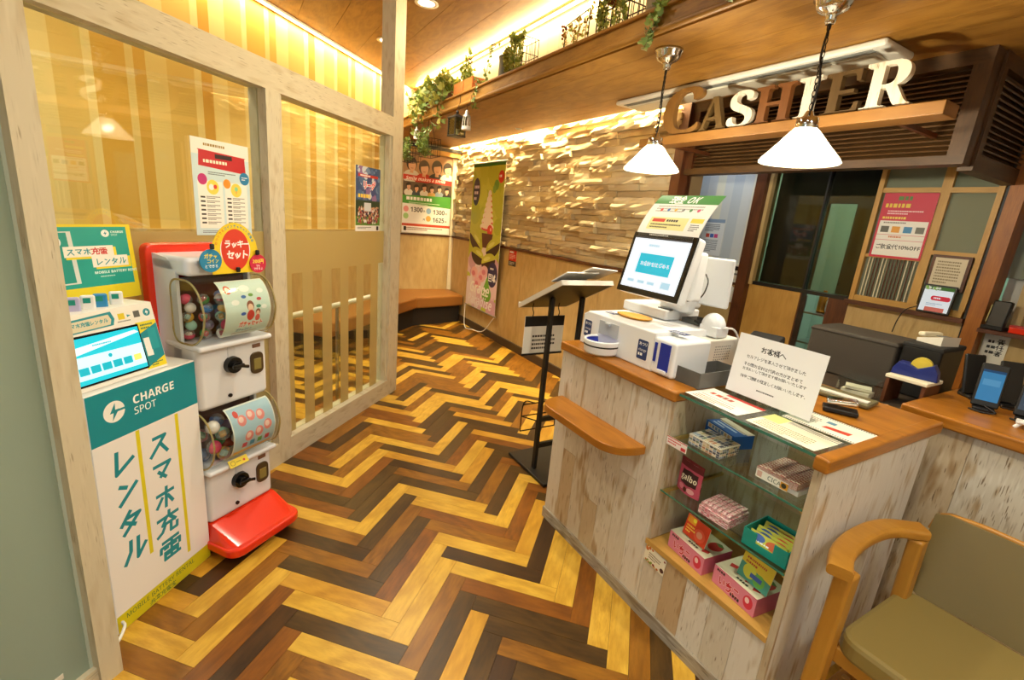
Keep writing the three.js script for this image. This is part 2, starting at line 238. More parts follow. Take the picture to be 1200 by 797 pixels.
// ───────────────────────── walls ─────────────────────────
const H0 = 2.95, HS = 2.33, LX = -2.08;
const stripes = canvasTex(512, 64, (c, w, h) => { // wallpaper print, 0.64 m wide
  rect(c, 0, 0, w, h, '#e9d6a6'); const bands = [[0, 84, '#dcb45a'], [84, 22, '#f0e2bc'], [106, 70, '#e4c98a'], [176, 60, '#efe0b8'], [236, 40, '#d8ac4e'], [276, 26, '#f0e2bc'], [302, 90, '#e2c684'], [392, 64, '#eddcae'], [456, 34, '#dab25a']]; for (const [x, k, f] of bands) rect(c, x, 0, k, h, f);
});
stripes.wrapS = stripes.wrapT = THREE.RepeatWrapping; stripes.repeat.set(1 / 1.15, 1);
const coolStripes = canvasTex(256, 64, (c, w, h) => { rect(c, 0, 0, w, h, '#c9d0d6'); rect(c, 0, 0, 60, h, '#dcdccf'); rect(c, 120, 0, 70, h, '#b9c4d0'); });
coolStripes.wrapS = coolStripes.wrapT = THREE.RepeatWrapping; coolStripes.repeat.set(1 / 0.32, 1);
const wallpaper = std(0xf4e8c4, 0.75, { map: stripes }), wallpaperCool = printed(coolStripes, 0.75);
const plaster = std(0xe4d8bc, 0.8), plasterWarm = std(0xd9c9a2, 0.8);
{
  const wl = struct('wall_left', uvm(bl(LX - 0.12, LX, 0, H0 + 0.1, -5.1, 4.2)), wallpaper);
  part(wl, 'wainscot', uvm(bl(LX, LX + 0.015, 0, 1.17, -4.72, 4.2), true), M.beige);
  part(wl, 'rail_trim', uvm(bl(LX, LX + 0.028, 1.17, 1.195, -4.72, 4.2)), M.beige);
  const wf = cstruct('wall_far', cb(-4.86, -4.72, 0, H0 + 0.1, 0.35, 1.6), plasterWarm);
  part(wf, 'wainscot', uvm(cb(-4.72, -4.705, 0, 1.135, 0.5, 1.42), true), M.beige);
  part(wf, 'rail_trim', cb(-4.72, -4.69, 1.135, 1.15, 0.5, 1.42), M.dark);
  part(wf, 'corner_post', uvm(cb(-4.72, -4.69, 0.38, HS, 1.34, 1.42), true), M.cream);
  part(wf, 'curtain_track', cb(-4.72, -4.6, 2.26, 2.3, 0.55, 1.42), M.black);
  part(wf, 'pelmet', cb(-4.72, -4.62, 2.2, 2.26, 0.55, 1.42), M.shelfWood);
  const wb = cstruct('wall_back', cb(-4.86, -0.72, 0, H0, 1.46, 1.62), M.grout);
  // wainscot panels with seams, baseboard, ledge
  for (let a = -4.72; a < -0.75; a += 0.66) part(wb, 'panel', uvm(cb(a, Math.min(a + 0.655, -0.72), 0.09, 1.13, 1.4, 1.46), true, a * 0.37, a), M.beige);
  part(wb, 'baseboard', cb(-4.72, -0.72, 0, 0.09, 1.38, 1.46), std(0x4a3a28, 0.6));
  part(wb, 'ledge', uvm(cb(-4.72, -0.72, 1.13, 1.155, 1.375, 1.46)), M.dark);
  // split-face stones
  const vs = [];
  for (let k = 0; k < 10; k++) {
    const g = new THREE.BoxGeometry(1, 1, 1, 5, 2, 1), p = g.attributes.position, ph = k * 7.3;
    for (let i = 0; i < p.count; i++) { if (p.getZ(i) < 0) continue; const x = p.getX(i), y = p.getY(i); p.setZ(i, 0.5 + noise(x * 3.1 + ph, y * 1.4 + ph) * 0.17 - (y < -0.4 ? 0.1 : 0)); if (Math.abs(y) > 0.49) p.setY(i, y + noise(x * 4 + ph, y + 5) * 0.05); }
    const f = flat(g); f.computeVertexNormals(); vs.push(f);
  }
  const rows = 25, rh = (HS + 0.1 - 1.155) / rows; let n = 0;
  for (let r = 0; r < rows; r++) {
    let a = -4.72 - rr(0, 0.2);
    while (a < -0.8) {
      const w = Math.min(rr(0.2, 0.5), -0.78 - a); if (w < 0.06) break; const u = rnd(), dep = u < 0.3 ? rr(0.075, 0.1) : u < 0.6 ? rr(0.05, 0.07) : rr(0.03, 0.045);
      const a0 = Math.max(a, -4.72), w0 = a + w - a0; if (w0 > 0.05 && n < 299) { const o = setup(new THREE.Mesh(vs[Math.floor(rnd() * 10)], pick(M.stone))); o.name = n ? 'stone_' + String(n).padStart(3, '0') : 'stone'; n++; o.scale.set(w0 - 0.003, rh - 0.003, dep); o.position.set(a0 + w0 / 2, 1.155 + (r + 0.5) * rh, -1.47 + dep / 2); wb.add(o); }
      a += w;
    }
  }
  // rear and right walls behind the camera
  const wr = cstruct('wall_rear', [cb(-0.4, 0.6, 0, H0 + 0.1, -4.35, -4.2), cb(3.0, 3.6, 0, H0 + 0.1, -4.35, -4.2), cb(0.6, 3.0, 0, 0.35, -4.35, -4.2), cb(0.6, 3.0, 2.4, H0 + 0.1, -4.35, -4.2)], plaster);
  const ew = cstruct('window_2', uvm(cb(0.6, 3.0, 0.33, 0.37, -4.36, -4.16)), M.pale); // entrance window behind the photographer
  for (const a of [0.6, 1.39, 2.18, 2.96]) part(ew, 'window_bar', uvm(cb(a, a + 0.04, 0.37, 2.4, -4.33, -4.22), true), M.pale);
  for (const a of [0.64, 1.43, 2.22]) part(ew, 'window_pane', cb(a, a + 0.75, 0.37, 2.4, -4.28, -4.274), M.clear);
  cstruct('wall_right', cb(3.4, 3.55, 0, H0 + 0.1, -4.3, 4.3), plaster);
  cstruct('wall_passage', [cb(-2.3, -2.2, 0, HS + 0.06, 1.5, 2.25), cb(-4.9, 3.6, HS + 0.06, H0 + 0.1, 2.1, 2.4), cb(-4.9, 3.6, H0, H0 + 0.1, 0.9, 2.4)], plaster);
  // main ceiling: boards running along the room
  const ce = cstruct('ceiling', cb(-5.2, 3.6, H0 + 0.02, H0 + 0.14, -4.4, 1.0), M.ceil);
  for (let b = -4.4; b < 0.95; b += 0.303) part(ce, 'ceiling_panel', uvm(cb(-5.2, 3.6, H0, H0 + 0.02, b, b + 0.3), false, b * 1.7, b * 0.9), M.ceil);
  // white boards above the shelf, with the cove behind the ceiling edge
  const wu = cstruct('wall_upper', cb(-4.8, 3.6, 2.4, H0, 0.95, 1.02), plaster);
  for (let a = -4.75; a < 2.6; a += 0.152) part(wu, 'board', uvm(cb(a, a + 0.149, 2.44, H0, 0.82, 0.84), true, a * 0.7, a), std(0xe8dfca, 0.6));
  // lowered ceiling over stone wall and counter
  const so = cstruct('ceiling_lower', cb(-4.8, 3.6, HS + 0.018, HS + 0.06, 0.4, 1.3), M.ceil);
  for (let b = 0.4; b < 1.29; b += 0.151) part(so, 'ceiling_panel', uvm(cb(-4.8, 3.6, HS, HS + 0.018, b, Math.min(b + 0.1495, 1.3)), false, b * 2.1, b * 3.3), M.ceil);
  part(so, 'ceiling_panel', uvm(cb(-0.72, 3.6, HS, HS + 0.06, 1.3, 2.35), false, 0.4, 0.1), M.ceil);
  part(so, 'slot_lid', cb(-4.8, -0.72, HS + 0.14, HS + 0.16, 1.26, 1.5), plaster);
  part(so, 'slot_cheek', cb(-4.8, -0.72, HS + 0.06, HS + 0.15, 1.28, 1.3), plaster);
  // shelf and moulded fascia
  const tr = cstruct('trim_1', uvm(cb(-4.75, 3.6, HS + 0.06, 2.45, 0.4, 0.95)), M.ceil);
  part(tr, 'fascia', uvm(cb(-4.75, 3.6, HS + 0.03, 2.44, 0.385, 0.4)), M.ceil);
  part(tr, 'moulding', uvm(rb(8.35, 0.02, 0.03, 0.009, -0.575, 2.44, -0.385)), M.ceil); part(tr, 'moulding', [uvm(rb(8.35, 0.03, 0.03, 0.014, -0.575, HS + 0.02, -0.385))], M.ceil);
}
// ───────────────────────── light fittings of the setting ─────────────────────────
{
  // strip above the stone wall
  const s1 = cthing('cove_light', 'long warm strip light in the slot above the stone wall', 'strip light', -2.74, HS + 0.12, 1.335);
  part(s1, 'housing', bx(3.9, 0.02, 0.05, 0, 0.005, 0), M.white); part(s1, 'diffuser', bx(3.88, 0.008, 0.03, 0, -0.009, 0), glow(0xffd9a0, 6));
  areaLight(cw(-2.74, HS + 0.1, 1.335), DOWN.clone().addScaledVector(BX, 0.15), AX, 3.85, 0.035, WARM, 430);
  // slim lamp along the corner of ceiling and white boards, washing both
  const s2 = cthing('cove_light', 'long slim warm lamp along the corner of the ceiling and the white boards', 'strip light', -1.0, 2.925, 0.77);
  part(s2, 'bracket', bx(7.2, 0.012, 0.012, 0, 0.018, 0), M.white); part(s2, 'diffuser', rot(cyl(0.011, 0.011, 7.2, 0, 0, 0, 10), 0, 0, Math.PI / 2), glow(0xffe0b0, 6));
  areaLight(cw(-1.0, 2.91, 0.765), V3(0, -1, -0.45), AX, 7.2, 0.02, WARM, 110); areaLight(cw(-1.0, 2.922, 0.755), V3(0, 0.35, 1), AX, 7.2, 0.02, WARM, 260);
  // strip along the striped wall
  const s3 = thing('cove_light', 'warm strip light along the top of the striped wall', 'strip light', [LX + 0.05, H0 - 0.012, -2.9], Math.PI / 2);
  part(s3, 'housing', bx(3.6, 0.014, 0.06, 0, 0.004, 0), M.white); part(s3, 'diffuser', bx(3.6, 0.006, 0.04, 0, -0.006, 0), glow(0xffe0b0, 5));
  areaLight(fw(LX + 0.05, H0 - 0.022, -2.9), DOWN, PZ, 3.6, 0.04, WARM, 110);
  // recessed downlights
  for (const [x, z, why] of [[-0.681, -2.339, 'beside the tall partition post'], [-1.423, -3.064, 'further along towards the bench'], [0.35, -0.9, 'over the herringbone floor'], [1.3, 0.6, 'over the entrance side of the floor'], [-1.2, -0.6, 'behind the glass partition'], [2.2, 1.5, 'near the right hand wall']]) {
    const d = thing('downlight', 'round recessed ceiling downlight ' + why, 'downlight', [x, H0, z], 0, 'recessed downlights');
    part(d, 'rim', lathe([[0.062, -0.001], [0.085, -0.001], [0.088, -0.008], [0.062, -0.008], [0.06, -0.001]]), M.rim);
    part(d, 'lens', cyl(0.061, 0.061, 0.004, 0, -0.004, 0), glow(0xfff0d8, 8));
    const l = new THREE.SpotLight(SOFT, 16, 0, 1.15, 0.9, 2); l.position.copy(fw(x, H0 - 0.02, z)); l.target.position.copy(fw(x, 0, z)); l.castShadow = true; l.shadow.radius = 3; scene.add(l, l.target);
  }
  // panel lamps added out of view, for soft fill and side light
  for (const [a, b, why] of [[1.2, -2.9, 'over the entrance mat area'], [2.75, 0.1, 'over the wooden chair']]) {
    const d = cthing('added_panel_light', 'added flat white fill panel ' + why, 'panel lamp', a, H0, b, 0, 'added fill panels');
    part(d, 'frame', [bx(1.24, 0.03, 0.03, 0, -0.015, 0.3), bx(1.24, 0.03, 0.03, 0, -0.015, -0.3), bx(0.03, 0.03, 0.6, 0.61, -0.015, 0), bx(0.03, 0.03, 0.6, -0.61, -0.015, 0)], M.white);
    part(d, 'diffuser', bx(1.2, 0.01, 0.58, 0, -0.012, 0), glow(0xeaf4ff, 4));
    areaLight(cw(a, H0 - 0.035, b), DOWN, AX, 1.2, 0.58, COOL, b > 0 ? 13 : 3);
  }
  // cool tube over the staff passage
  const d = cthing('tube_light', 'white tube lamp over the staff passage behind the louvres', 'tube lamp', -0.7, HS, 1.85);
  part(d, 'housing', bx(0.9, 0.03, 0.07, 0, -0.015, 0), M.white); part(d, 'tube', rot(cyl(0.013, 0.013, 0.86, 0, 0, 0, 12), 0, 0, Math.PI / 2).translate(0, -0.045, 0), glow(0xdcecff, 5));
  areaLight(cw(-0.7, HS - 0.065, 1.85), DOWN, AX, 0.86, 0.05, COOL, 34);
}

// ───────────────────────── glass partition on the left ─────────────────────────
{
  const PX = -0.697, z1 = 1.3, z2 = -2.07;
  const g = thing('glass_partition', 'white-washed wood framed glass partition in front of the striped wall', 'partition', [PX, 0, 0]);
  const fr = (n, x0, x1, y0, y1, za, zb, sw) => part(g, n, uvm(bl(x0, x1, y0, y1, za, zb), sw, za * 0.7, y0), M.pale);
  fr('post', -0.1, 0, 0, H0, z2, -1.925, true);
  fr('post', -0.1, 0, 0, 1.96, -0.825, -0.73, true);
  fr('beam', -0.1, 0, 1.96, 2.085, -1.925, z1, false);
  fr('bottom_rail', -0.1, 0, 0, 0.13, -1.925, -0.825, false);
  fr('bottom_rail', -0.1, 0, 0, 0.13, -0.73, z1, false);
  fr('glazing_bead', -0.09, -0.012, 0.13, 1.96, -1.925, -1.9, true); fr('glazing_bead', -0.09, -0.012, 0.13, 1.96, -0.845, -0.825, true);
  part(g, 'glass_pane', bl(-0.054, -0.046, 0.13, 1.96, -1.9, -0.845), M.glass);
  part(g, 'glass_pane', bl(-0.054, -0.046, 0.13, 1.96, -0.73, z1), M.glass);
  // frosted film: a band and a row of pickets
  part(g, 'frosted_band', bl(-0.045, -0.044, 1.07, 1.3, -1.9, -0.845), M.film);
  for (const [za, zb] of [[-0.833, -0.921], [-1.007, -1.096], [-1.181, -1.277], [-1.366, -1.457], [-1.55, -1.637], [-1.729, -1.826]]) part(g, 'frosted_strip', bl(-0.045, -0.044, 0.13, 1.07, zb, za), M.film);
  part(g, 'frosted_band', bl(-0.045, -0.044, 0.13, 1.3, -0.73, z1), M.film);
  const hr = thing('handrail', 'white handrail on steel posts behind the picket-frosted glass', 'handrail', [-1.0, 0, -1.7]);
  part(hr, 'rail', rot(cyl(0.02, 0.02, 1.7, 0, 0, 0, 14), Math.PI / 2).translate(0, 0.74, 0), M.white);
  for (const z of [-0.75, 0, 0.75]) part(hr, 'post', cyl(0.014, 0.014, 0.73, 0, 0.365, z, 10), M.steel);
}
{ // near post with a frosted glass screen that comes towards the entrance
  const g = thing('entrance_screen', 'frosted green glass screen with a pale wooden end post at the entrance', 'screen', [-0.265, 0, 0.45]);
  part(g, 'post', uvm(bl(-0.06, 0, 0, H0, 0, 0.06), true, 0.3, 0.1), M.pale);
  part(g, 'bottom_rail', uvm(bl(-0.055, -0.01, 0, 0.07, 0.06, 1.9), false), M.pale);
  part(g, 'frosted_glass', bl(-0.036, -0.028, 0.07, 2.4, 0.062, 1.9), M.frost);
  part(g, 'glass_edge', bl(-0.037, -0.026, 0.07, 2.4, 0.06, 0.068), M.frostEdge);
  part(g, 'sticker', bl(-0.028, -0.027, 0.105, 0.122, 0.13, 0.165), M.offwhite);
}
// bench in the far corner
{
  const g = thing('corner_bench', 'brown padded corner bench below the far poster wall', 'bench', [0, 0, 0]);
  const P2 = (a, b) => [0.821 + (a + b) * R2, 0.8475 - (a - b) * R2];
  const outline = (d) => [[LX + 0.02, 2.4], [-1.56 - d, 2.4], [-1.56 - d, 4.17 + d * 0.4], P2(-4.19 - d, 1.36), P2(-4.7, 1.36), P2(-4.7, 0.66), [LX + 0.02, 5.0]].map(([x, y]) => [x, y]);
  const slab = (d, y0, y1, bev) => { const e = ext(shape(outline(d)), y1 - y0 - bev * 2, bev); e.rotateX(-Math.PI / 2); return e.translate(0, y0 + bev, 0); };
  part(g, 'cushion', slab(0.02, 0.24, 0.385, 0.02), M.bench);
  part(g, 'base', slab(0.06, 0, 0.24, 0), M.benchBase);
}

// ───────────────────────── cashier counter ─────────────────────────
const boardMats = [M.wash, M.wash2, M.wash, M.wash3, M.wash2, M.wash4];
function boards(parent, a0, a1, h0, h1, face, step = 0.093, axis = 'a') {
  // vertical boards with random end joints; face: [fixed0, fixed1] across the thickness (local z, or local x when axis = 'b')
  let a = a0, n = 0;
  while (a < a1 - 0.004) {
    const e = Math.min(a + step, a1), cuts = [h0]; if (n % 2 === 1 && h1 - h0 > 0.3) cuts.push(h0 + (h1 - h0) * rr(0.25, 0.75)); cuts.push(h1);
    for (let k = 0; k + 1 < cuts.length; k++) {
      const [p, q] = [cuts[k] + 0.0006, cuts[k + 1] - 0.0006];
      const g = axis === 'a' ? bl(a + 0.0006, e - 0.0006, p, q, face[0], face[1]) : bl(face[0], face[1], p, q, a + 0.0006, e - 0.0006);
      part(parent, 'board', uvm(g, true, rnd() * 3, rnd() * 3), pick(boardMats));
    }
    a = e; n++;
  }
}
{
  const c = cthing('cashier_counter', 'cashier counter clad in whitewashed boards with an orange wood top and a glass candy display', 'counter', 0, 0, 0);
  // local: x = a, y = h, z = -b
  const core = std(0x8d7f68, 0.8);
  part(c, 'carcass', [bl(0.012, 0.664, 0.06, 0.9, -0.69, -0.014), bl(0.664, 1.15, 0.06, 0.315, -0.69, -0.014), bl(0.664, 1.15, 0.315, 0.9, -0.69, -0.372)], core);
  boards(c, 0, 0.664, 0.055, 0.9, [-0.014, 0]);
  boards(c, 0.664, 1.15, 0.055, 0.315, [-0.014, 0], 0.098);
  boards(c, -0.69, -0.0, 0.055, 0.9, [0, 0.012], 0.1, 'b');
  boards(c, 0.664, 1.15, 0.34, 0.9, [-0.372, -0.36], 0.12);
  part(c, 'display_side', uvm(bl(0.664, 0.676, 0.34, 0.9, -0.36, 0), true, 0.2), M.interior);
  // right end panel: broad pale boards
  for (const [z0, z1, k] of [[-0.012, 0, 0.1], [-0.25, -0.012, 0.5], [-0.5, -0.25, 0.9], [-0.69, -0.5, 1.4]]) part(c, 'end_board', uvm(bl(1.15, 1.17, 0.0, 0.9, z0 + 0.0006, z1 - 0.0006), true, k, k * 0.7), wood(T.wash2, 0.5, k > 0.3 ? 0xffffff : 0xe0d4c0));
  part(c, 'plinth', uvm(bl(-0.006, 1.15, 0, 0.055, -0.69, 0.008)), M.grey);
  // top: thick oak on the left, back and right rim, glass over the display
  part(c, 'top', [uvm(rb(0.69, 0.042, 0.73, 0.01, 0.335, 0.92, -0.35)), uvm(bl(0.68, 1.15, 0.905, 0.938, -0.715, -0.345)), uvm(rb(0.04, 0.042, 0.735, 0.008, 1.168, 0.92, -0.352))], M.oak);
  part(c, 'glass_top', bl(0.684, 1.146, 0.928, 0.936, -0.345, -0.002), M.shelfGlass);
  part(c, 'glass_edge', bl(0.684, 1.146, 0.928, 0.936, -0.002, 0), M.glassEdge);
  for (const h of [0.768, 0.555]) { const s = part(c, 'glass_shelf', bl(0.678, 1.148, h - 0.006, h, -0.355, -0.004), M.shelfGlass); part(s, 'edge', bl(0.678, 1.148, h - 0.006, h, -0.004, -0.002), M.glassEdge); part(s, 'support', [bl(0.676, 0.686, h - 0.016, h - 0.006, -0.36, -0.01), bl(1.14, 1.15, h - 0.016, h - 0.006, -0.36, -0.01)], M.shelfWood); }
  part(c, 'bottom_shelf', uvm(bl(0.66, 1.15, 0.315, 0.335, -0.36, 0.006)), M.shelfWood);
  // rounded bag shelf on the front
  const s = new THREE.Shape(); s.moveTo(0.035, 0); s.lineTo(0.575, 0); s.quadraticCurveTo(0.57, 0.135, 0.46, 0.145); s.lineTo(0.13, 0.145); s.quadraticCurveTo(0.035, 0.14, 0.035, 0);
  const sg = ext(s, 0.026, 0.004, 16); sg.rotateX(Math.PI / 2); part(c, 'bag_shelf', uvm(sg.translate(0, 0.676, 0)), M.oak);
}
{ // second counter on the right
  const c = cthing('side_counter', 'lower board-clad counter with an orange wood top holding handheld terminals', 'counter', 1.06, 0, 0.8);
  part(c, 'carcass', bl(0.01, 2.1, 0, 0.9, -0.62, -0.014), std(0x8d7f68, 0.8));
  boards(c, 0, 2.1, 0.0, 0.9, [-0.014, 0], 0.19);
  part(c, 'end_panel', uvm(bl(-0.008, 0.01, 0, 0.9, -0.62, 0), true), M.dark);
  part(c, 'top', uvm(rb(2.14, 0.045, 0.67, 0.01, 1.05, 0.925, -0.31)), M.oak);
}
{ // low desk for the staff
  const c = cthing('staff_desk', 'dark staff desk behind the cashier counter', 'desk', 0.72, 0, 1.15);
  part(c, 'top', rb(0.66, 0.03, 0.85, 0.005, 0, 0.865, 0), std(0x3a2f24, 0.5));
  for (const [x, z] of [[-0.3, -0.38], [0.3, -0.38], [-0.3, 0.38], [0.3, 0.38]]) part(c, 'leg', bx(0.04, 0.85, 0.04, x, 0.425, z), M.black);
  part(c, 'modesty_panel', bx(0.56, 0.5, 0.015, 0, 0.58, -0.38), M.blackMatte);
}
// ───────────────────────── louvred header and kitchen front ─────────────────────────
{
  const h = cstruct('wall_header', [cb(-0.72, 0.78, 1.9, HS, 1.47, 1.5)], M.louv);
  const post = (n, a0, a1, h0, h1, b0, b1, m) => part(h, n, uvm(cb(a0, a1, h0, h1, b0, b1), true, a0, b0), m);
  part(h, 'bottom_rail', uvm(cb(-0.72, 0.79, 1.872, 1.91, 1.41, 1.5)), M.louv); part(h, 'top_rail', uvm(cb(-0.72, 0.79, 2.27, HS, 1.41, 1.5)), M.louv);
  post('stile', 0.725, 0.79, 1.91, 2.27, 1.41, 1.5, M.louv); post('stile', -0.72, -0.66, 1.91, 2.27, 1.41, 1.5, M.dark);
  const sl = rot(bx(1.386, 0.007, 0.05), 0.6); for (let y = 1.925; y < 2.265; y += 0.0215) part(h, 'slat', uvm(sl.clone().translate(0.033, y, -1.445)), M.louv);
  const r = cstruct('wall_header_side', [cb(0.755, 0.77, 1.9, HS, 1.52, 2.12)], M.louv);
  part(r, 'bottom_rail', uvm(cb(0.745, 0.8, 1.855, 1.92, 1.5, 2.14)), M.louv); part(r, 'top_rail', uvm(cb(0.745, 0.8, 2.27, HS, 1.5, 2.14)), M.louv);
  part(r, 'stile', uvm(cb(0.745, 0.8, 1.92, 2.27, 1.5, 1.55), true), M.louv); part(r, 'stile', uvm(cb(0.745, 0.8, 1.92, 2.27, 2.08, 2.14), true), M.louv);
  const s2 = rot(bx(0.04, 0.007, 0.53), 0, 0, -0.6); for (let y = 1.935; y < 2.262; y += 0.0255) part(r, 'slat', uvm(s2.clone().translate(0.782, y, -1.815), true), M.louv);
  // end post of the stone wall
  const p = cstruct('trim_2', uvm(cb(-0.8, -0.72, 0, HS, 1.38, 1.5), true), M.dark);
  // kitchen front at b = 2.1
  const B = 2.1;
  const w = cstruct('wall_kitchen', uvm(cb(-2.2, -0.585, 1.14, HS + 0.05, B, B + 0.12)), wallpaperCool);
  part(w, 'wainscot', uvm(cb(-2.2, -0.585, 0, 1.12, B, B + 0.12), true), M.beige); part(w, 'rail_trim', cb(-2.2, -0.585, 1.12, 1.14, B - 0.01, B + 0.12), M.dark);
  part(w, 'red_post', uvm(cb(-0.585, -0.505, 0, HS, B - 0.06, B + 0.1), true), M.dark);
  part(w, 'pale_post', uvm(cb(-0.505, -0.48, 1.15, HS, B - 0.02, B + 0.06), true), M.beige);
  part(w, 'lower_panel', uvm(cb(-0.505, -0.11, 0, 1.15, B, B + 0.06), true), M.shelfWood);
  part(w, 'panel_edge', cb(-0.11, -0.1, 0, 1.15, B - 0.005, B + 0.065), M.dark);
  part(w, 'dark_rail', cb(-0.505, 0.2, 1.15, 1.175, B - 0.005, B + 0.06), M.black);
  part(w, 'smoked_glass', cb(-0.48, 0.2, 1.175, HS, B + 0.02, B + 0.026), M.smoke);
  part(w, 'blind_panel', cb(-0.48, -0.1, 1.175, HS, B + 0.08, B + 0.09), std(0x2c2a24, 0.7));
  part(w, 'glass_stile', cb(-0.11, -0.098, 1.175, HS, B, B + 0.05), M.black);
  part(w, 'blind_panel', [cb(0.065, 0.2, 1.175, HS, B + 0.08, B + 0.09), cb(-0.1, 0.065, 1.76, HS, B + 0.08, B + 0.09)], std(0x2c2a24, 0.7));
  part(w, 'brown_post', uvm(cb(0.075, 0.2, 0, 1.15, B, B + 0.06), true), M.dark);
  part(w, 'right_wall', uvm(cb(0.2, 0.77, 0, 1.14, B, B + 0.08), true), M.beige);
  // grid window
  const gw = cstruct('window_1', uvm(cb(0.2, 0.226, 1.165, HS, B - 0.02, B + 0.05), true), M.shelfWood);
  const bar = (a0, a1, h0, h1, sw = false) => part(gw, 'window_bar', uvm(cb(a0, a1, h0, h1, B - 0.015, B + 0.045), sw), M.shelfWood);
  part(gw, 'sill', uvm(cb(0.19, 0.78, 1.14, 1.165, B - 0.05, B + 0.06)), M.dark);
  bar(0.226, 0.76, 1.165, 1.2); bar(0.505, 0.55, 1.2, HS, true); bar(0.226, 0.505, 1.822, 1.85); bar(0.55, 0.74, 1.822, 1.85); bar(0.55, 0.74, 1.485, 1.51); bar(0.226, 0.505, 1.44, 1.46); bar(0.74, 0.765, 1.2, HS, true);
  for (const [a0, a1, h0, h1] of [[0.226, 0.505, 1.2, 1.44], [0.226, 0.505, 1.46, 1.822], [0.226, 0.505, 1.85, HS], [0.55, 0.74, 1.2, 1.485], [0.55, 0.74, 1.51, 1.822], [0.55, 0.74, 1.85, HS]]) part(gw, 'window_pane', cb(a0, a1, h0, h1, B + 0.01, B + 0.015), M.window);
  for (let k = 0; k < 14; k++) part(gw, 'reed', rot(cyl(0.0035, 0.0035, 0.24, 0, 0, 0, 6)).translate(0.25 + k * 0.018, 1.32, -B + 0.002), pick([M.cream, M.dark, M.cream]));
  part(gw, 'back_board', cb(0.2, 0.78, 1.14, HS, B + 0.16, B + 0.18), std(0x6a6c58, 0.7));
  part(gw, 'back_shelf', cb(0.2, 0.78, 1.6, 1.64, B + 0.06, B + 0.16), std(0x8a8a74, 0.6));
  // column and right hand wall with a shelf
  const col = cstruct('trim_3', uvm(cb(0.785, 0.85, 0, HS, B - 0.03, B + 0.12), true), M.column);
  part(col, 'dark_gap', cb(0.765, 0.785, 0, HS, B, B + 0.1), M.black);
  const rw = cstruct('wall_service', uvm(cb(0.85, 3.4, 0, 1.12, B + 0.06, B + 0.2), true), M.beige);
  part(rw, 'shelf_board', uvm(cb(0.85, 1.6, 1.115, 1.135, B - 0.06, B + 0.1)), M.dark);
  part(rw, 'upper_wall', cb(0.85, 3.4, 1.12, HS + 0.02, B + 0.16, B + 0.22), M.offwhite);
  part(rw, 'window_stile', uvm(cb(0.935, 0.975, 1.135, HS, B + 0.06, B + 0.16), true), M.beige); part(rw, 'window_stile', uvm(cb(0.975, 1.6, 1.275, 1.3, B + 0.04, B + 0.16)), M.beige);
  part(rw, 'glass', cb(0.85, 0.935, 1.4, HS, B + 0.12, B + 0.125), M.window);
  // kitchen room behind the pass-through
  const k = cstruct('wall_kitchen_far', cb(-1.6, 1.6, 0, 2.5, 3.5, 3.6), std(0x9fb8a4, 0.7));
  part(k, 'kitchen_side', [cb(-0.75, -0.7, 0, 2.5, 2.2, 3.5), cb(0.85, 0.9, 0, 2.5, 2.36, 3.5)], std(0xa8bcaa, 0.7)); part(k, 'kitchen_ceiling', cb(-0.75, 0.9, 2.45, 2.5, 2.2, 3.5), M.offwhite); part(k, 'kitchen_floor', cb(-2.2, 3.4, -0.02, 0.0, 1.45, 3.5), std(0x6a5a48, 0.7));
  part(k, 'kitchen_hatch', [cb(-0.4, 0.0, 1.55, 1.57, 3.44, 3.5), cb(-0.42, -0.4, 1.0, 2.0, 3.46, 3.5), cb(-0.02, 0.0, 1.0, 2.0, 3.46, 3.5)], M.steel);
  const tl = cthing('tube_light', 'cool tube lamp on the kitchen ceiling', 'tube lamp', 0.0, 2.45, 2.9); part(tl, 'housing', bx(0.9, 0.03, 0.07, 0, -0.015, 0), M.white); part(tl, 'tube', rot(cyl(0.013, 0.013, 0.86, 0, 0, 0, 12), 0, 0, Math.PI / 2).translate(0, -0.045, 0), glow(0xd8ffe8, 5));
  areaLight(cw(0, 2.385, 2.9), DOWN, AX, 0.86, 0.05, new THREE.Color(0.84, 1, 0.92), 210);
  // pass-through shelf things
  const sh = cthing('kitchen_rack', 'steel kitchen rack seen through the pass-through', 'rack', -0.02, 0, 2.45);
  for (const y of [0.78, 1.0]) part(sh, 'rack_shelf', bx(0.3, 0.012, 0.36, 0, y, 0), M.steel); for (const [x, z] of [[-0.14, -0.17], [0.14, -0.17], [-0.14, 0.17], [0.14, 0.17]]) part(sh, 'rack_post', cyl(0.008, 0.008, 1.12, x, 0.56, z, 8), M.steel);
}

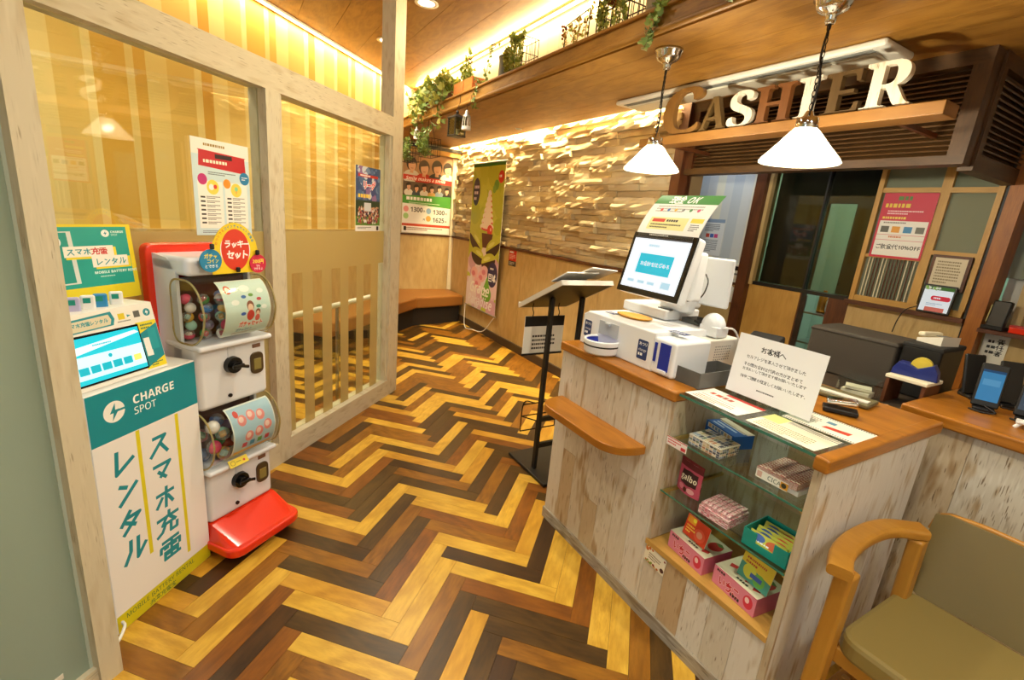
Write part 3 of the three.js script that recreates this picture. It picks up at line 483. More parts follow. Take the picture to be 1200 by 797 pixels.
// ───────────────────────── posters on the glass and walls ─────────────────────────
const TQ = '#0c8a9a';
const posterA = canvasTex(600, 800, (c, w, h) => {
  rect(c, 0, 0, w, h, '#cfe6ee'); rect(c, 0, 0, w, 130, '#eef2ec'); smallPrint(c, 120, 36, 380, 1, 40, '#9a7a30');
  poly(c, [[70, 90], [550, 110], [560, 250], [60, 220]], '#c0202a'); rect(c, 230, 112, 180, 36, '#2a1a1a'); smallPrint(c, 110, 166, 420, 1, 52, '#fff4e0'); c.strokeStyle = '#c0202a'; c.lineWidth = 6; c.beginPath(); c.moveTo(60, 92); c.lineTo(560, 112); c.stroke();
  smallPrint(c, 150, 262, 320, 2, 16, '#5a6a70'); rect(c, 40, 340, 250, 400, '#f6f6f0'); rect(c, 315, 340, 250, 400, '#f6f6f0'); disc(c, 90, 330, 46, '#c0307a'); disc(c, 340, 350, 40, '#e8962a'); disc(c, 540, 290, 56, '#1f7fb4'); smallPrint(c, 508, 276, 70, 2, 18, '#fff'); disc(c, 190, 390, 62, '#f6dc5a'); disc(c, 440, 400, 60, '#f6dc5a'); disc(c, 175, 390, 26, '#fff'); disc(c, 215, 385, 18, '#d83a30'); poly(c, [[425, 395], [455, 395], [440, 440]], '#e8b060'); disc(c, 440, 388, 20, '#8ad0a0');
  for (const x of [60, 335]) { for (let k = 0; k < 7; k++) { rect(c, x, 470 + k * 36, 46, 14, '#2a2a2a'); smallPrint(c, x + 60, 468 + k * 36, 150, 2, 13, '#555'); } } smallPrint(c, 60, 760, 480, 2, 13, '#667');
});
sheetThing('poster', 'pale blue prize poster with red banner taped to the glass above the capsule machine', 'poster', 0.3, 0.4, posterA, fw(-0.738, 1.485, -0.5), FT + Math.PI / 2);
const posterB = canvasTex(420, 600, (c, w, h) => {
  rect(c, 0, 0, w, h, '#33507e'); for (let k = 0; k < 70; k++) disc(c, rr(0, w), rr(0, 290), rr(10, 46), ['#4a6a9a', '#6a86b0', '#8a6aa0', '#c8d4e4', '#3a4a80'][k % 5]); rect(c, 40, 70, 340, 26, '#c0302a'); smallPrint(c, 70, 76, 300, 1, 26, '#fff'); jp(c, 'リーグ', 120, 130, 70, '#e8405a', { weight: 0.16, stroke: '#fff', strokeW: 6 }); smallPrint(c, 40, 252, 350, 1, 66, '#f2d24a');
  rect(c, 0, 310, w, 235, '#28402a'); rect(c, 0, 460, w, 85, '#5a8a34'); for (let k = 0; k < 130; k++) { const x = rr(30, 390), y = rr(370, 500); disc(c, x, y, 9, '#c89a78'); rect(c, x - 9, y + 8, 18, 24, ['#6a2030', '#e8e8e8', '#2a2a50', '#b0243a'][k % 4]); } rect(c, 140, 330, 120, 80, '#d8dee4'); rect(c, 0, 545, w, 55, '#f2f2f2'); smallPrint(c, 30, 560, 260, 2, 12, '#444'); rect(c, 360, 552, 40, 40, '#222');
});
sheetThing('poster', 'sports team poster with crowd on a field taped to the picket-frosted glass', 'poster', 0.3, 0.42, posterB, fw(-0.738, 1.51, -1.68), FT + Math.PI / 2);
const smile = canvasTex(800, 1120, (c, w, h) => {
  rect(c, 0, 0, w, h, '#f4f2ec'); rect(c, 0, 0, w, 620, '#8a6a50');
  const face = (x, y, r, hair, top) => { disc(c, x, y + r * 1.9, r * 1.5, top, r * 1.1); disc(c, x, y - r * 0.1, r * 0.92, hair, r * 1.05); rect(c, x - r * 0.3, y + r * 0.6, r * 0.6, r * 0.7, '#d8a888'); disc(c, x + r * 0.08, y + r * 0.14, r * 0.66, '#e0b494', r * 0.84); poly(c, [[x - r * 0.75, y - r * 0.1], [x + r * 0.8, y - r * 0.4], [x + r * 0.6, y - r * 0.8], [x - r * 0.5, y - r * 0.85]], hair); rect(c, x - r * 0.15, y + r * 0.52, r * 0.44, r * 0.09, '#b06a5a'); };
  rect(c, 0, 0, w, 330, '#b08a66'); face(130, 160, 90, '#2a1c16', '#d8d4cc'); face(330, 190, 95, '#3a2418', '#b8261c'); face(540, 170, 95, '#241812', '#2a2a2a'); face(720, 170, 85, '#2c1c14', '#e8e4dc');
  poly(c, [[0, 300], [w, 330], [w, 400], [0, 370]], '#c8382a'); latin(c, 'Smile makes a smile', 40, 372, 66, '#ffffff', { italic: true });
  rect(c, 0, 395, w, 225, '#5a4a38'); for (let k = 0; k < 6; k++) face(90 + k * 126, 460 + (k % 2) * 18, 46, '#241812', ['#e8e4dc', '#3a4a5a', '#f0f0e8', '#caa05a', '#8a9aa8', '#2a2a2a'][k]);
  poly(c, [[0, 590], [w, 560], [w, 730], [0, 700]], '#4f9a3a'); smallPrint(c, 60, 606, 720, 1, 90, '#ffffff'); smallPrint(c, 100, 680, 560, 2, 18, '#e8f4e0');
  for (const [x, y, f] of [[60, 780, '#e89a9a'], [430, 790, '#9ac0e0'], [60, 880, '#a8d48a'], [430, 900, '#e8b05a']]) disc(c, x, y, 42, f); latin(c, '1300', 130, 815, 92, '#1a1a1a'); latin(c, '1300', 500, 830, 92, '#1a1a1a'); latin(c, '1625', 500, 945, 92, '#1a1a1a'); for (const [x, y] of [[340, 812], [710, 826], [710, 942], [340, 930]]) jp(c, '円', x, y - 30, 34, '#1a1a1a');
  rect(c, 0, 985, w, 36, '#cc4a30'); smallPrint(c, 40, 1040, 700, 2, 24, '#7a3a2a'); rect(c, 30, 1030, 40, 60, '#222');
});
{
  const p = cw(-4.686, 1.678, 0.985); sheetThing('poster', 'tall recruiting poster reading Smile makes a smile with hourly rates', 'poster', 0.69, 1.03, smile, p, Math.PI / 2, { thick: 0.004 });
}
// hanging dessert banner on the stone wall
{
  const t = canvasTex(560, 1180, (c, w, h) => {
    const g = ['#bcc43a', '#c8ce4c', '#b0bc34']; rect(c, 0, 0, w, h, '#c0c840'); for (let k = 0; k < 60; k++) disc(c, rr(0, w), rr(0, h * 0.6), rr(30, 90), pick(g)); for (let k = 0; k < 50; k++) disc(c, rr(0, w), rr(h * 0.62, h), rr(40, 110), pick(['#dcb8c8', '#e4c8d0', '#d0a4bc', '#e8dce0'])); rect(c, 0, 0, w, 26, '#3a7a2a');
    disc(c, 500, 110, 46, '#d82a20'); smallPrint(c, 468, 96, 66, 1, 36, '#fff'); disc(c, 80, 220, 66, '#2a2450', 110); smallPrint(c, 40, 170, 84, 3, 46, '#e8dcf0');
    disc(c, 430, 170, 40, '#6a9a3a'); disc(c, 400, 200, 30, '#7aa844'); // leaves
    // soft-serve swirl
    for (let k = 0; k < 7; k++) { const r = 30 + k * 15; disc(c, 330 - k * 3, 240 + k * 42, r, '#f4e8e0', 34); c.strokeStyle = '#d83a44'; c.lineWidth = 15; c.beginPath(); c.ellipse(330 - k * 3, 240 + k * 42, r * 0.9, 26, 0, 0.2, 2.6); c.stroke(); }
    disc(c, 370, 520, 46, '#e04038'); disc(c, 385, 510, 14, '#f8c0b0');
    poly(c, [[230, 545], [430, 545], [400, 660], [260, 660]], '#5a2a14'); for (const [x, y, a, q] of [[120, 610, 1, 0.5], [440, 640, -1, -0.4], [180, 730, 1, 0.2], [380, 760, -1, -0.25]]) { c.save(); c.translate(x, y); c.rotate(q); disc(c, 0, 0, 120, '#c4c846', 60); c.fillStyle = '#38190c'; c.beginPath(); c.ellipse(0, 6, 122, 74, 0, 0, Math.PI); c.fill(); disc(c, a * 20, -22, 60, '#d8dc7a', 16); c.restore(); }
    for (const [x, y] of [[140, 880], [280, 900], [210, 960], [330, 850]]) { disc(c, x, y, 66, '#e8b4b8', 46); disc(c, x - 14, y + 10, 34, '#d87a8a', 22); } 
    disc(c, 470, 860, 84, '#2a2458', 100); jp(c, '巨峰', 402, 850, 66, '#fff', { weight: 0.12 }); smallPrint(c, 430, 806, 90, 1, 28, '#fff'); poly(c, [[390, 880], [430, 960], [470, 1020], [450, 1080], [330, 1080], [310, 1020]], '#6aa82e'); disc(c, 390, 1030, 82, '#6aa82e', 66); smallPrint(c, 335, 994, 110, 1, 36, '#fff'); smallPrint(c, 340, 1040, 110, 1, 26, '#f0ffe0');
    latin(c, 'Grape', 60, 1050, 128, '#f4f0ea', { italic: true }); latin(c, 'Paradise', 30, 1150, 112, '#eeeaf0', { italic: true });
  });
  const g = cthing('hanging_banner', 'tall yellow-green dessert banner with grapes hung on the stone wall', 'banner', -3.575, 0, 1.335);
  sheetPart(g, 'banner_print', 0.84, 1.77, t, 0, 1.2, 0, { thick: 0.002 });
  for (const [r, y] of [[0.008, 2.09], [0.01, 0.31]]) part(g, 'rod', rot(cyl(r, r, 0.88, 0, 0, 0, 10), 0, 0, Math.PI / 2).translate(0, y, 0), M.zinc);
  part(g, 'cord', wire([V3(-0.42, 0.3, 0.005), V3(-0.34, 0.02, 0.03), V3(-0.05, -0.06 + 0.1, 0.05), V3(0.2, 0.08, 0.03), V3(0.42, 0.3, 0.005)], 0.005, 30), M.white);
}
{ // small red notice on the wainscot
  const t = canvasTex(200, 300, (c, w, h) => { rect(c, 0, 0, w, h, '#c8281e'); smallPrint(c, 20, 40, 160, 1, 70, '#fff'); smallPrint(c, 20, 100, 160, 4, 22, '#fbd8d0'); rect(c, 0, 210, w, 90, '#3a3430'); smallPrint(c, 20, 230, 150, 3, 20, '#ddd'); });
  sheetThing('notice', 'small red and black notice on the wood panel below the stone', 'notice', 0.17, 0.19, t, cw(-2.95, 1.045, 1.398), 0);
}

// ───────────────────────── battery rental stand ─────────────────────────
{
  const th = Math.atan2(0.99479, -0.10196); // facing +x
  const g = thing('charging_station', 'white and teal phone battery rental stand with glowing screen beside the entrance post', 'charging stand', [-0.4195, 0, 0.168], th);
  // local: x to its right, z towards the customer
  const front = canvasTex(800, 1720, (c, w, h) => {
    rect(c, 0, 0, w, h, '#eceaea'); rect(c, 0, 0, w, 335, TQ); rect(c, 0, 1590, w, 130, '#d2c81a');
    disc(c, 165, 150, 70, '#f4f4f2'); rect(c, 165, 142, 74, 14, TQ); poly(c, [[174, 94], [136, 158], [160, 158], [148, 210], [198, 140], [172, 140]], TQ);
    latin(c, 'CHARGE', 290, 150, 82, '#ffffff'); latin(c, 'SPOT', 292, 224, 70, '#ffffff', { bold: false });
    rect(c, 283, 340, 28, 960, '#ddd020'); rect(c, 588, 345, 28, 1180, '#ddd020');
    'スマホ充電'.split('').forEach((ch, i) => jp(c, ch, 360, 415 + i * 214, 178, TQ, { weight: 0.14, italic: 0.1 })); 'レンタル'.split('').forEach((ch, i) => jp(c, ch, 92, 412 + i * 223, 180, TQ, { weight: 0.15, italic: 0.1 }));
    latin(c, 'MOBILE BATTERY RENTAL', 350, 1650, 50, '#3a6a3a', { align: 'center', bold: false }); jp(c, '共享充電宝', 350, 1664, 44, '#3a6a3a', { align: 'center', weight: 0.09 });
  });
  const Wd = 0.4;
  part(g, 'cabinet', rb(Wd, 0.86, 0.24, 0.004, 0, 0.43, -0.12), M.white);
  sheetPart(g, 'front_print', Wd - 0.004, 0.852, front, 0, 0.43, 0.0006);
  const d = part(g, 'machine', ext(shape([[0, 0], [-0.045, 0.225], [-0.15, 0.225], [-0.15, 0]]), 0.31), M.white); // side profile, extruded along x
  d.rotation.y = Math.PI / 2; d.position.set(-0.2, 0.862, -0.022); // profile x -> -z
  d.geometry.scale(-1, 1, 1); d.geometry.index || (() => { const p = d.geometry.attributes.position.array, n = d.geometry.attributes.normal.array, u = d.geometry.attributes.uv.array; const sw = (A, k, i, j) => { for (let q = 0; q < k; q++) { const t = A[i * k + q]; A[i * k + q] = A[j * k + q]; A[j * k + q] = t; } }; for (let i = 0; i < p.length / 3; i += 3) { sw(p, 3, i, i + 1); sw(n, 3, i, i + 1); sw(u, 2, i, i + 1); } })();
  const tilt = -Math.atan2(0.045, 0.225), fy = 0.862 + 0.1125, fz = -0.022 - 0.0225;
  const face = canvasTex(620, 460, (c, w, h) => {
    rect(c, 0, 0, w, h, '#eceae4'); poly(c, [[10, 30], [330, 10], [345, 60], [330, 100], [15, 112], [26, 70]], TQ); poly(c, [[28, 40], [312, 26], [324, 62], [312, 92], [34, 104], [42, 70]], '#d8d2b8'); jp(c, 'スマホ充電レンタル', 50, 46, 28, TQ, { weight: 0.13 });
    rect(c, 370, 34, 44, 40, '#e0c820'); poly(c, [[430, 48], [456, 56], [430, 66]], TQ); rect(c, 476, 34, 44, 44, '#5a5a58'); disc(c, 572, 56, 26, TQ); poly(c, [[576, 36], [560, 60], [572, 60], [568, 78], [586, 52], [574, 52]], '#fff'); smallPrint(c, 360, 84, 150, 1, 14, '#666');
    rect(c, 470, 116, 150, 334, '#e6d428'); poly(c, [[470, 200], [620, 140], [620, 380], [470, 440]], TQ); rect(c, 496, 230, 48, 130, '#f2f2f2'); rect(c, 540, 170, 60, 150, '#1a9aa8'); smallPrint(c, 500, 134, 100, 2, 22, '#2a6a5a'); smallPrint(c, 510, 410, 90, 2, 16, '#2a6a5a');
  });
  sheetPart(g, 'face_print', 0.306, 0.222, face, -0.045, fy, fz + 0.0008, { tilt });
  const sc = canvasTex(500, 300, (c, w, h) => { rect(c, 0, 0, w, h, '#22c4cc'); poly(c, [[0, 60], [470, 20], [500, 40], [0, 110]], '#e8fbfa'); smallPrint(c, 150, 56, 240, 1, 20, '#2ab0b8'); rect(c, 0, 120, w, 150, '#d6f6f4'); for (let k = 0; k < 5; k++) rect(c, 20 + k * 78, 190, 66, 50, '#18b0b8'); rect(c, 412, 190, 60, 44, '#e8e06a'); disc(c, 250, 150, 14, '#18b0b8'); });
  part(g, 'screen_bezel', rot(rb(0.232, 0.152, 0.004, 0.002), tilt).translate(-0.075, fy - 0.024, fz + 0.0062), M.blackGloss);
  const scr = part(g, 'screen', new THREE.PlaneGeometry(0.22, 0.138), screenMat(sc, 2.2)); scr.position.set(-0.075, fy - 0.0235, fz + 0.0092); scr.rotation.x = tilt;
  // battery packs in their slots
  for (const [x, m] of [[-0.185, M.plastic], [-0.145, M.plastic], [-0.105, std(0xb8b4dc, 0.4)], [-0.06, M.plastic], [-0.022, std(0x2a8ac8, 0.3)], [0.03, M.plastic]]) { const b = part(g, 'battery_pack', rb(0.036, 0.056, 0.013, 0.0064), m); b.position.set(x, 1.102, -0.11); b.rotation.y = -0.6; part(b, 'battery_label', bx(0.018, 0.016, 0.001, -0.003, 0.012, 0.007), M.tealPlastic); }
  const board = canvasTex(760, 640, (c, w, h) => {
    rect(c, 0, 0, w, h, '#e4d020'); rect(c, 0, 22, w - 36, h - 150, '#14a096'); c.save(); c.translate(110, 60); c.rotate(-0.02); rect(c, 0, 0, 210, 420, '#d8dedc'); rect(c, 0, 8, 180, 400, '#12958c'); disc(c, 90, 80, 46, '#f4f4f4'); poly(c, [[96, 50], [70, 90], [90, 90], [82, 120], [112, 74], [92, 74]], TQ); c.restore();
    disc(c, 560, 76, 30, '#f4f4f4'); poly(c, [[566, 54], [548, 80], [560, 80], [554, 98], [574, 70], [562, 70]], TQ); latin(c, 'CHARGE', 600, 74, 26, '#eafaf8'); latin(c, 'SPOT', 600, 98, 22, '#eafaf8', { bold: false });
    rect(c, 260, 190, 360, 90, '#e8d424'); rect(c, 250, 176, 350, 86, '#f2f0e8'); jp(c, 'スマホ', 268, 190, 56, TQ, { weight: 0.12 }); jp(c, '充電', 436, 190, 58, '#c8282a', { weight: 0.13 }); rect(c, 450, 274, 270, 96, '#e8d424'); rect(c, 430, 262, 270, 92, '#f2f0e8'); jp(c, 'レンタル', 452, 280, 58, TQ, { weight: 0.12 }); latin(c, 'MOBILE BATTERY RENTAL', 430, 410, 30, '#eafaf8'); smallPrint(c, 470, 430, 200, 1, 16, '#d8f0ec');
  });
  sheetPart(g, 'back_board', 0.345, 0.25, board, 0.02, 1.21, -0.2, { thick: 0.004, tilt: -0.08, back: M.yellow });
  part(g, 'power_cable', wire([V3(-0.19, 0.05, 0.012), V3(-0.22, 0.07, 0.055), V3(-0.27, 0.055, 0.075), V3(-0.31, 0.01, 0.04), V3(-0.36, 0.006, -0.02)], 0.005, 30), M.white);
}
// ───────────────────────── capsule toy machine ─────────────────────────
{
  const g = thing('capsule_machine', 'two-tier white capsule toy machine on a red wheeled foot', 'capsule machine', [-0.417, 0, -0.19], THREE.MathUtils.degToRad(82));
  // local: x right, z out to the customer, front plane z = 0
  const HW = 0.152;
  part(g, 'back_panel', ext(roundRect(-HW - 0.016, 0.1, HW + 0.012, 1.262, 0.03), 0.03, 0.006).translate(0, 0, -0.24), M.red);
  const side = ext(shape([[0, 0.14], [0.13, 0.14], [0.13, 1.18], [0.09, 1.225], [0, 1.235]]), 0.012).rotateY(-Math.PI / 2);
  part(g, 'side_wall', side.clone().translate(-HW + 0.012, 0, -0.21), M.gachaWhite); part(g, 'side_wall', side.clone().translate(HW, 0, -0.21), M.gachaWhite);
  part(g, 'top_cover', rb(HW * 2, 0.07, 0.2, 0.02, 0, 1.2, -0.115), M.gachaWhite);
  // foot: sloped red apron over four casters
  const pl = roundRect(-0.165, -0.2, 0.17, 0.15, 0.055), base = ext(pl, 0.022, 0.008, 6); base.rotateX(Math.PI / 2); base.translate(0, 0.068, 0);
  const apron = new THREE.BufferGeometry(), up = [], lo = pl.getSpacedPoints(48), pos = [], N = lo.length - 1; for (let i = 0; i <= N; i++) up.push([THREE.MathUtils.clamp(lo[i].x, -0.15, 0.152), Math.min(lo[i].y, 0.004)]);
  for (let i = 0; i < N; i++) { const a = [lo[i].x, 0.066, lo[i].y], b = [lo[i + 1].x, 0.066, lo[i + 1].y], c = [up[i + 1][0], 0.142, up[i + 1][1]], d = [up[i][0], 0.142, up[i][1]]; pos.push(...a, ...d, ...c, ...a, ...c, ...b); }
  apron.setAttribute('position', new THREE.Float32BufferAttribute(pos, 3)); apron.computeVertexNormals(); const sm = toCreasedNormals(apron, 0.7);
  part(g, 'foot', [base, sm, bx(0.3, 0.004, 0.2, 0, 0.14, -0.098)], phys(0xe8300c, 0.22, { clearcoat: 0.5, clearcoatRoughness: 0.2, side: THREE.DoubleSide }));
  for (const [x, z] of [[-0.115, 0.1], [0.125, 0.1], [-0.115, -0.16], [0.125, -0.16]]) { const c = part(g, 'caster', rot(cyl(0.02, 0.02, 0.016, 0, 0, 0, 16), 0, 0, Math.PI / 2).translate(x, 0.02, z), M.black); part(c, 'fork', bx(0.026, 0.022, 0.022, x, 0.042, z), M.steel); }
  const decoU = canvasTex(560, 520, (c, w, h) => { rect(c, 0, 0, w, h, '#e6e8d4'); rect(c, 10, 10, w - 20, h - 20, '#d0e4d8'); disc(c, 80, 90, 38, '#d85a3a'); disc(c, 80, 90, 24, '#e6e8d4'); c.fillStyle = '#f6f6f0'; for (const [x, y, r] of [[280, 90, 60], [460, 120, 40], [130, 200, 46], [470, 260, 36]]) disc(c, x, y, r, '#f4f6ee', r * 0.5); for (const [x, y, f] of [[240, 160, '#3a6ab0'], [330, 150, '#6a9a3a'], [420, 190, '#c8484a'], [400, 250, '#3a8a6a'], [210, 300, '#2a5ab8']]) disc(c, x, y, 30, f, 14); disc(c, 300, 240, 44, '#8a4a2a'); disc(c, 300, 256, 34, '#f0c8a8'); disc(c, 300, 320, 46, '#c83a30'); disc(c, 390, 300, 30, '#8a4a2a'); disc(c, 390, 312, 24, '#f0c8a8'); disc(c, 390, 350, 30, '#d8665a'); jp(c, 'ガチャセット', 170, 370, 50, '#d85a2a', { weight: 0.18, stroke: '#fff', strokeW: 4 }); jp(c, 'ガチャコイン', 150, 436, 34, '#2a6a8a', { weight: 0.12 }); smallPrint(c, 120, 480, 340, 2, 14, '#a0603a'); });
  const decoL = canvasTex(560, 460, (c, w, h) => { rect(c, 0, 0, w, h, '#e2e4da'); rect(c, 14, 14, w - 28, h - 28, '#a8c8d8'); for (const [x, y] of [[140, 130], [260, 110], [380, 130], [450, 230], [200, 270], [330, 260]]) { disc(c, x, y, 54, '#e88a84', 44); disc(c, x - 8, y - 8, 30, '#f4d0c4', 24); } disc(c, 90, 70, 30, '#d8483a'); for (const [x, f] of [[120, '#c83a50'], [220, '#3a8ab0'], [320, '#5a9a4a'], [420, '#c83a50']]) rect(c, x, 320, 60, 44, f); rect(c, 30, 390, w - 60, 40, '#e0a848'); });
  const tier = (y0, deco, hh) => {
    // white head with shelf lip
    part(g, 'housing', [rb(HW * 2, hh, 0.15, 0.022, 0, y0 + hh / 2, -0.075, 3), rb(HW * 2 + 0.012, 0.022, 0.2, 0.01, 0, y0 + hh - 0.008, -0.07), bx(HW * 2 - 0.02, hh, 0.1, 0, y0 + hh / 2, -0.15)], M.gachaWhite);
    const k = part(g, 'dial', [rot(cyl(0.033, 0.036, 0.022, 0, 0, 0, 24), Math.PI / 2).translate(-0.014, y0 + hh - 0.1, 0.01), rot(cyl(0.018, 0.02, 0.02, 0, 0, 0, 16), Math.PI / 2).translate(-0.014, y0 + hh - 0.1, 0.026), rod(V3(-0.014, y0 + hh - 0.1, 0.03), V3(0.035, y0 + hh - 0.115, 0.032), 0.007), rb(0.05, 0.016, 0.014, 0.005, -0.014, y0 + hh - 0.1, 0.04)], M.blackGloss, 'black turning knob');
    part(k, 'coin_guide', bx(0.03, 0.05, 0.004, -0.014, y0 + hh - 0.045, 0.002), std(0xcfd2da, 0.3));
    const s = ext(roundRect(-0.028, -0.045, 0.028, 0.045, 0.024), 0.004, 0.002); part(g, 'outlet_frame', s.translate(0.098, y0 + hh - 0.12, 0.001), std(0x5a4a34, 0.35, { metalness: 0.5 })); part(g, 'outlet_flap', rb(0.036, 0.05, 0.006, 0.003, 0.098, y0 + hh - 0.125, 0.006), phys(0xb8a860, 0.1, { transmission: 0.5, thickness: 0 }));
    part(g, 'coin_window', bx(0.036, 0.016, 0.003, 0.1, y0 + hh - 0.045, 0.0015), std(0x7a5a4a, 0.3)); part(g, 'lock', rot(cyl(0.008, 0.008, 0.006, 0, 0, 0, 14), Math.PI / 2).translate(-0.03, y0 + 0.04, 0.003), M.darkMetal);
    // clear drum: D-shaped, standing proud of the front
    const yb = y0 + hh + 0.004, yt = yb + 0.243, zc = 0.05; const sh = new THREE.Shape(); sh.moveTo(-0.115, yb + 0.05); sh.quadraticCurveTo(-0.115, yb, -0.07, yb); sh.lineTo(-0.03, yb); sh.quadraticCurveTo(zc, yb + 0.01, zc + 0.012, (yb + yt) / 2); sh.quadraticCurveTo(zc, yt - 0.01, -0.03, yt); sh.lineTo(-0.07, yt); sh.quadraticCurveTo(-0.115, yt, -0.115, yt - 0.05); sh.closePath();
    const dr = ext(sh, 0.3, 0.004, 10); dr.rotateY(-Math.PI / 2); dr.translate(0.15, 0, 0); part(g, 'clear_drum', dr, M.clear);
    const hoop = wire(sh.getSpacedPoints(40).map((p) => V3(0, p.y, p.x)), 0.004, 80, 6, true); part(g, 'drum_rim', [hoop.clone().translate(-0.152, 0, 0), hoop.clone().translate(0.152, 0, 0)], phys(0xd8c890, 0.1, { transmission: 0.6, thickness: 0 }));
    part(g, 'drum_back', bx(0.29, 0.24, 0.006, 0, (yb + yt) / 2, -0.11), std(0x4a1a14, 0.4));
    // curved printed card inside the front of the drum
    const pts = sh.getSpacedPoints(60).filter((p) => p.x > -0.045 && p.y > yb + 0.012 && p.y < yt - 0.006).sort((p, q) => p.y - q.y), n = pts.length, cg = new THREE.PlaneGeometry(0.2, 1, 1, n - 1), cp = cg.attributes.position; for (let i = 0; i < n; i++) for (let j = 0; j < 2; j++) cp.setXYZ(i * 2 + j, j ? 0.135 : -0.065, pts[n - 1 - i].y, pts[n - 1 - i].x - 0.006); cg.computeVertexNormals(); part(g, 'display_card', cg, std(0xffffff, 0.5, { map: deco, side: THREE.DoubleSide }));
    return [yb, yt];
  };
  const cols = [0xd84a6a, 0x3a8a4a, 0xf0e8e0, 0x4a7ac0, 0xe0b040, 0xc84030, 0xa0d0c0, 0x6a4a8a].map((c) => std(c, 0.25)); const clearCap = phys(0xffffff, 0.05, { transmission: 0.85, thickness: 0 });
  const capsule = (x, y, z, r, i) => { const c = part(g, 'toy_capsule', new THREE.SphereGeometry(r, 14, 6, 0, Math.PI * 2, Math.PI / 2, Math.PI / 2).translate(0, 0, 0), cols[i % 8]); c.position.set(x, y, z); c.rotation.set(i * 1.3, i * 2.1, i * 0.7); const t = part(c, 'capsule_lid', new THREE.SphereGeometry(r, 14, 6, 0, Math.PI * 2, 0, Math.PI / 2), clearCap); part(c, 'toy', rb(r * 0.9, r * 0.8, r * 0.9, 0.005), cols[(i * 3 + 2) % 8]); return t; };
  let y = tier(0.638, decoU, 0.268); for (let k = 0; k < 30; k++) { const col = k % 6, row = Math.floor(k / 6); capsule(-0.118 + col * 0.044 + (row % 2) * 0.012, y[0] + 0.026 + row * 0.034, -0.085 + (k % 3) * 0.032, 0.021, k); }
  y = tier(0.14, decoL, 0.246); for (let k = 0; k < 20; k++) { const col = k % 5, row = Math.floor(k / 5); capsule(-0.11 + col * 0.055 + (row % 2) * 0.014, y[0] + 0.032 + row * 0.044, -0.075 + (k % 2) * 0.05, 0.028, k + 3); }
  // yellow card under the lower drum
  const yc = canvasTex(240, 90, (c, w, h) => { rect(c, 0, 0, w, h, '#e4cc2a'); c.strokeStyle = '#5a4a10'; c.lineWidth = 5; c.beginPath(); c.arc(50, 45, 26, 0, 7); c.stroke(); rect(c, 90, 40, 60, 8, '#5a4a10'); disc(c, 190, 50, 14, '#c82a20'); });
  sheetPart(g, 'card', 0.085, 0.032, yc, -0.035, 0.39, 0.032, { tilt: -0.6 });
  // round sign on top
  const sign = canvasTex(640, 560, (c, w, h) => { rect(c, 0, 0, w, h, '#f2d21e'); for (let k = 0; k < 16; k++) { const a = Math.PI * (1.08 + k * 0.053); c.save(); c.translate(320 + Math.cos(a) * 252, 290 + Math.sin(a) * 252); c.rotate(a + Math.PI / 2); jp(c, 'おつりでるコインチャセット充電会計'[k] || 'ー', -18, -18, 36, k < 5 ? '#e08a1a' : '#3a8ab0', { weight: 0.13 }); c.restore(); } disc(c, 320, 300, 196, '#fff'); disc(c, 320, 300, 184, '#dc3a1e', 230); jp(c, 'ラッキー', 180, 190, 82, '#ffffff', { weight: 0.18, italic: 0.12 }); jp(c, 'セット', 200, 300, 96, '#ffffff', { weight: 0.18, italic: 0.12 }); });
  const disk = ext((() => { const s = new THREE.Shape(); s.moveTo(-0.085, 0); s.lineTo(0.085, 0); s.quadraticCurveTo(0.092, 0.06, 0.078, 0.11); s.quadraticCurveTo(0.05, 0.172, 0, 0.175); s.quadraticCurveTo(-0.05, 0.172, -0.078, 0.11); s.quadraticCurveTo(-0.092, 0.06, -0.085, 0); return s; })(), 0.003); { const p = disk.attributes.position, u = disk.attributes.uv; for (let i = 0; i < p.count; i++) u.setXY(i, (p.getX(i) + 0.09) / 0.18, p.getY(i) / 0.175); }
  disk.scale(1.14, 1.1, 1); part(g, 'top_sign', disk.translate(0.03, 1.172, 0.0), printed(sign));
  const ear = (x, y, r, draw) => { const d = new THREE.CylinderGeometry(r, r, 0.003, 32); d.rotateX(Math.PI / 2); const p = d.attributes.position, u = d.attributes.uv; for (let i = 0; i < p.count; i++) u.setXY(i, 0.5 + p.getX(i) / r / 2, 0.5 + p.getY(i) / r / 2); part(g, 'sign_bubble', d.translate(x, y, 0.007), printed(canvasTex(256, 256, draw))); };
  ear(-0.075, 1.225, 0.042, (c) => { rect(c, 0, 0, 256, 256, '#1f86b8'); jp(c, 'ガチャ', 50, 50, 52, '#f2e04a', { weight: 0.15 }); jp(c, 'コイン', 80, 108, 48, '#f2e04a', { weight: 0.15 }); jp(c, 'とできる', 50, 168, 40, '#fff', { weight: 0.12 }); });
  ear(0.122, 1.205, 0.037, (c) => { rect(c, 0, 0, 256, 256, '#d0244a'); jp(c, '200円', 40, 60, 70, '#f6e84a', { weight: 0.14 }); jp(c, 'でも', 90, 140, 34, '#fff', { weight: 0.12 }); jp(c, 'できるよ', 50, 178, 38, '#fff', { weight: 0.12 }); });
  for (const [x, y2] of [[-0.07, 1.277], [0.118, 1.25], [0.03, 1.186]]) part(g, 'sign_clip', rb(0.014, 0.02, 0.012, 0.004, x, y2, 0.012), M.darkMetal);
  part(g, 'rear_leg', bl(0.153, 0.172, 0.08, 0.42, -0.2, -0.1), M.black);
}

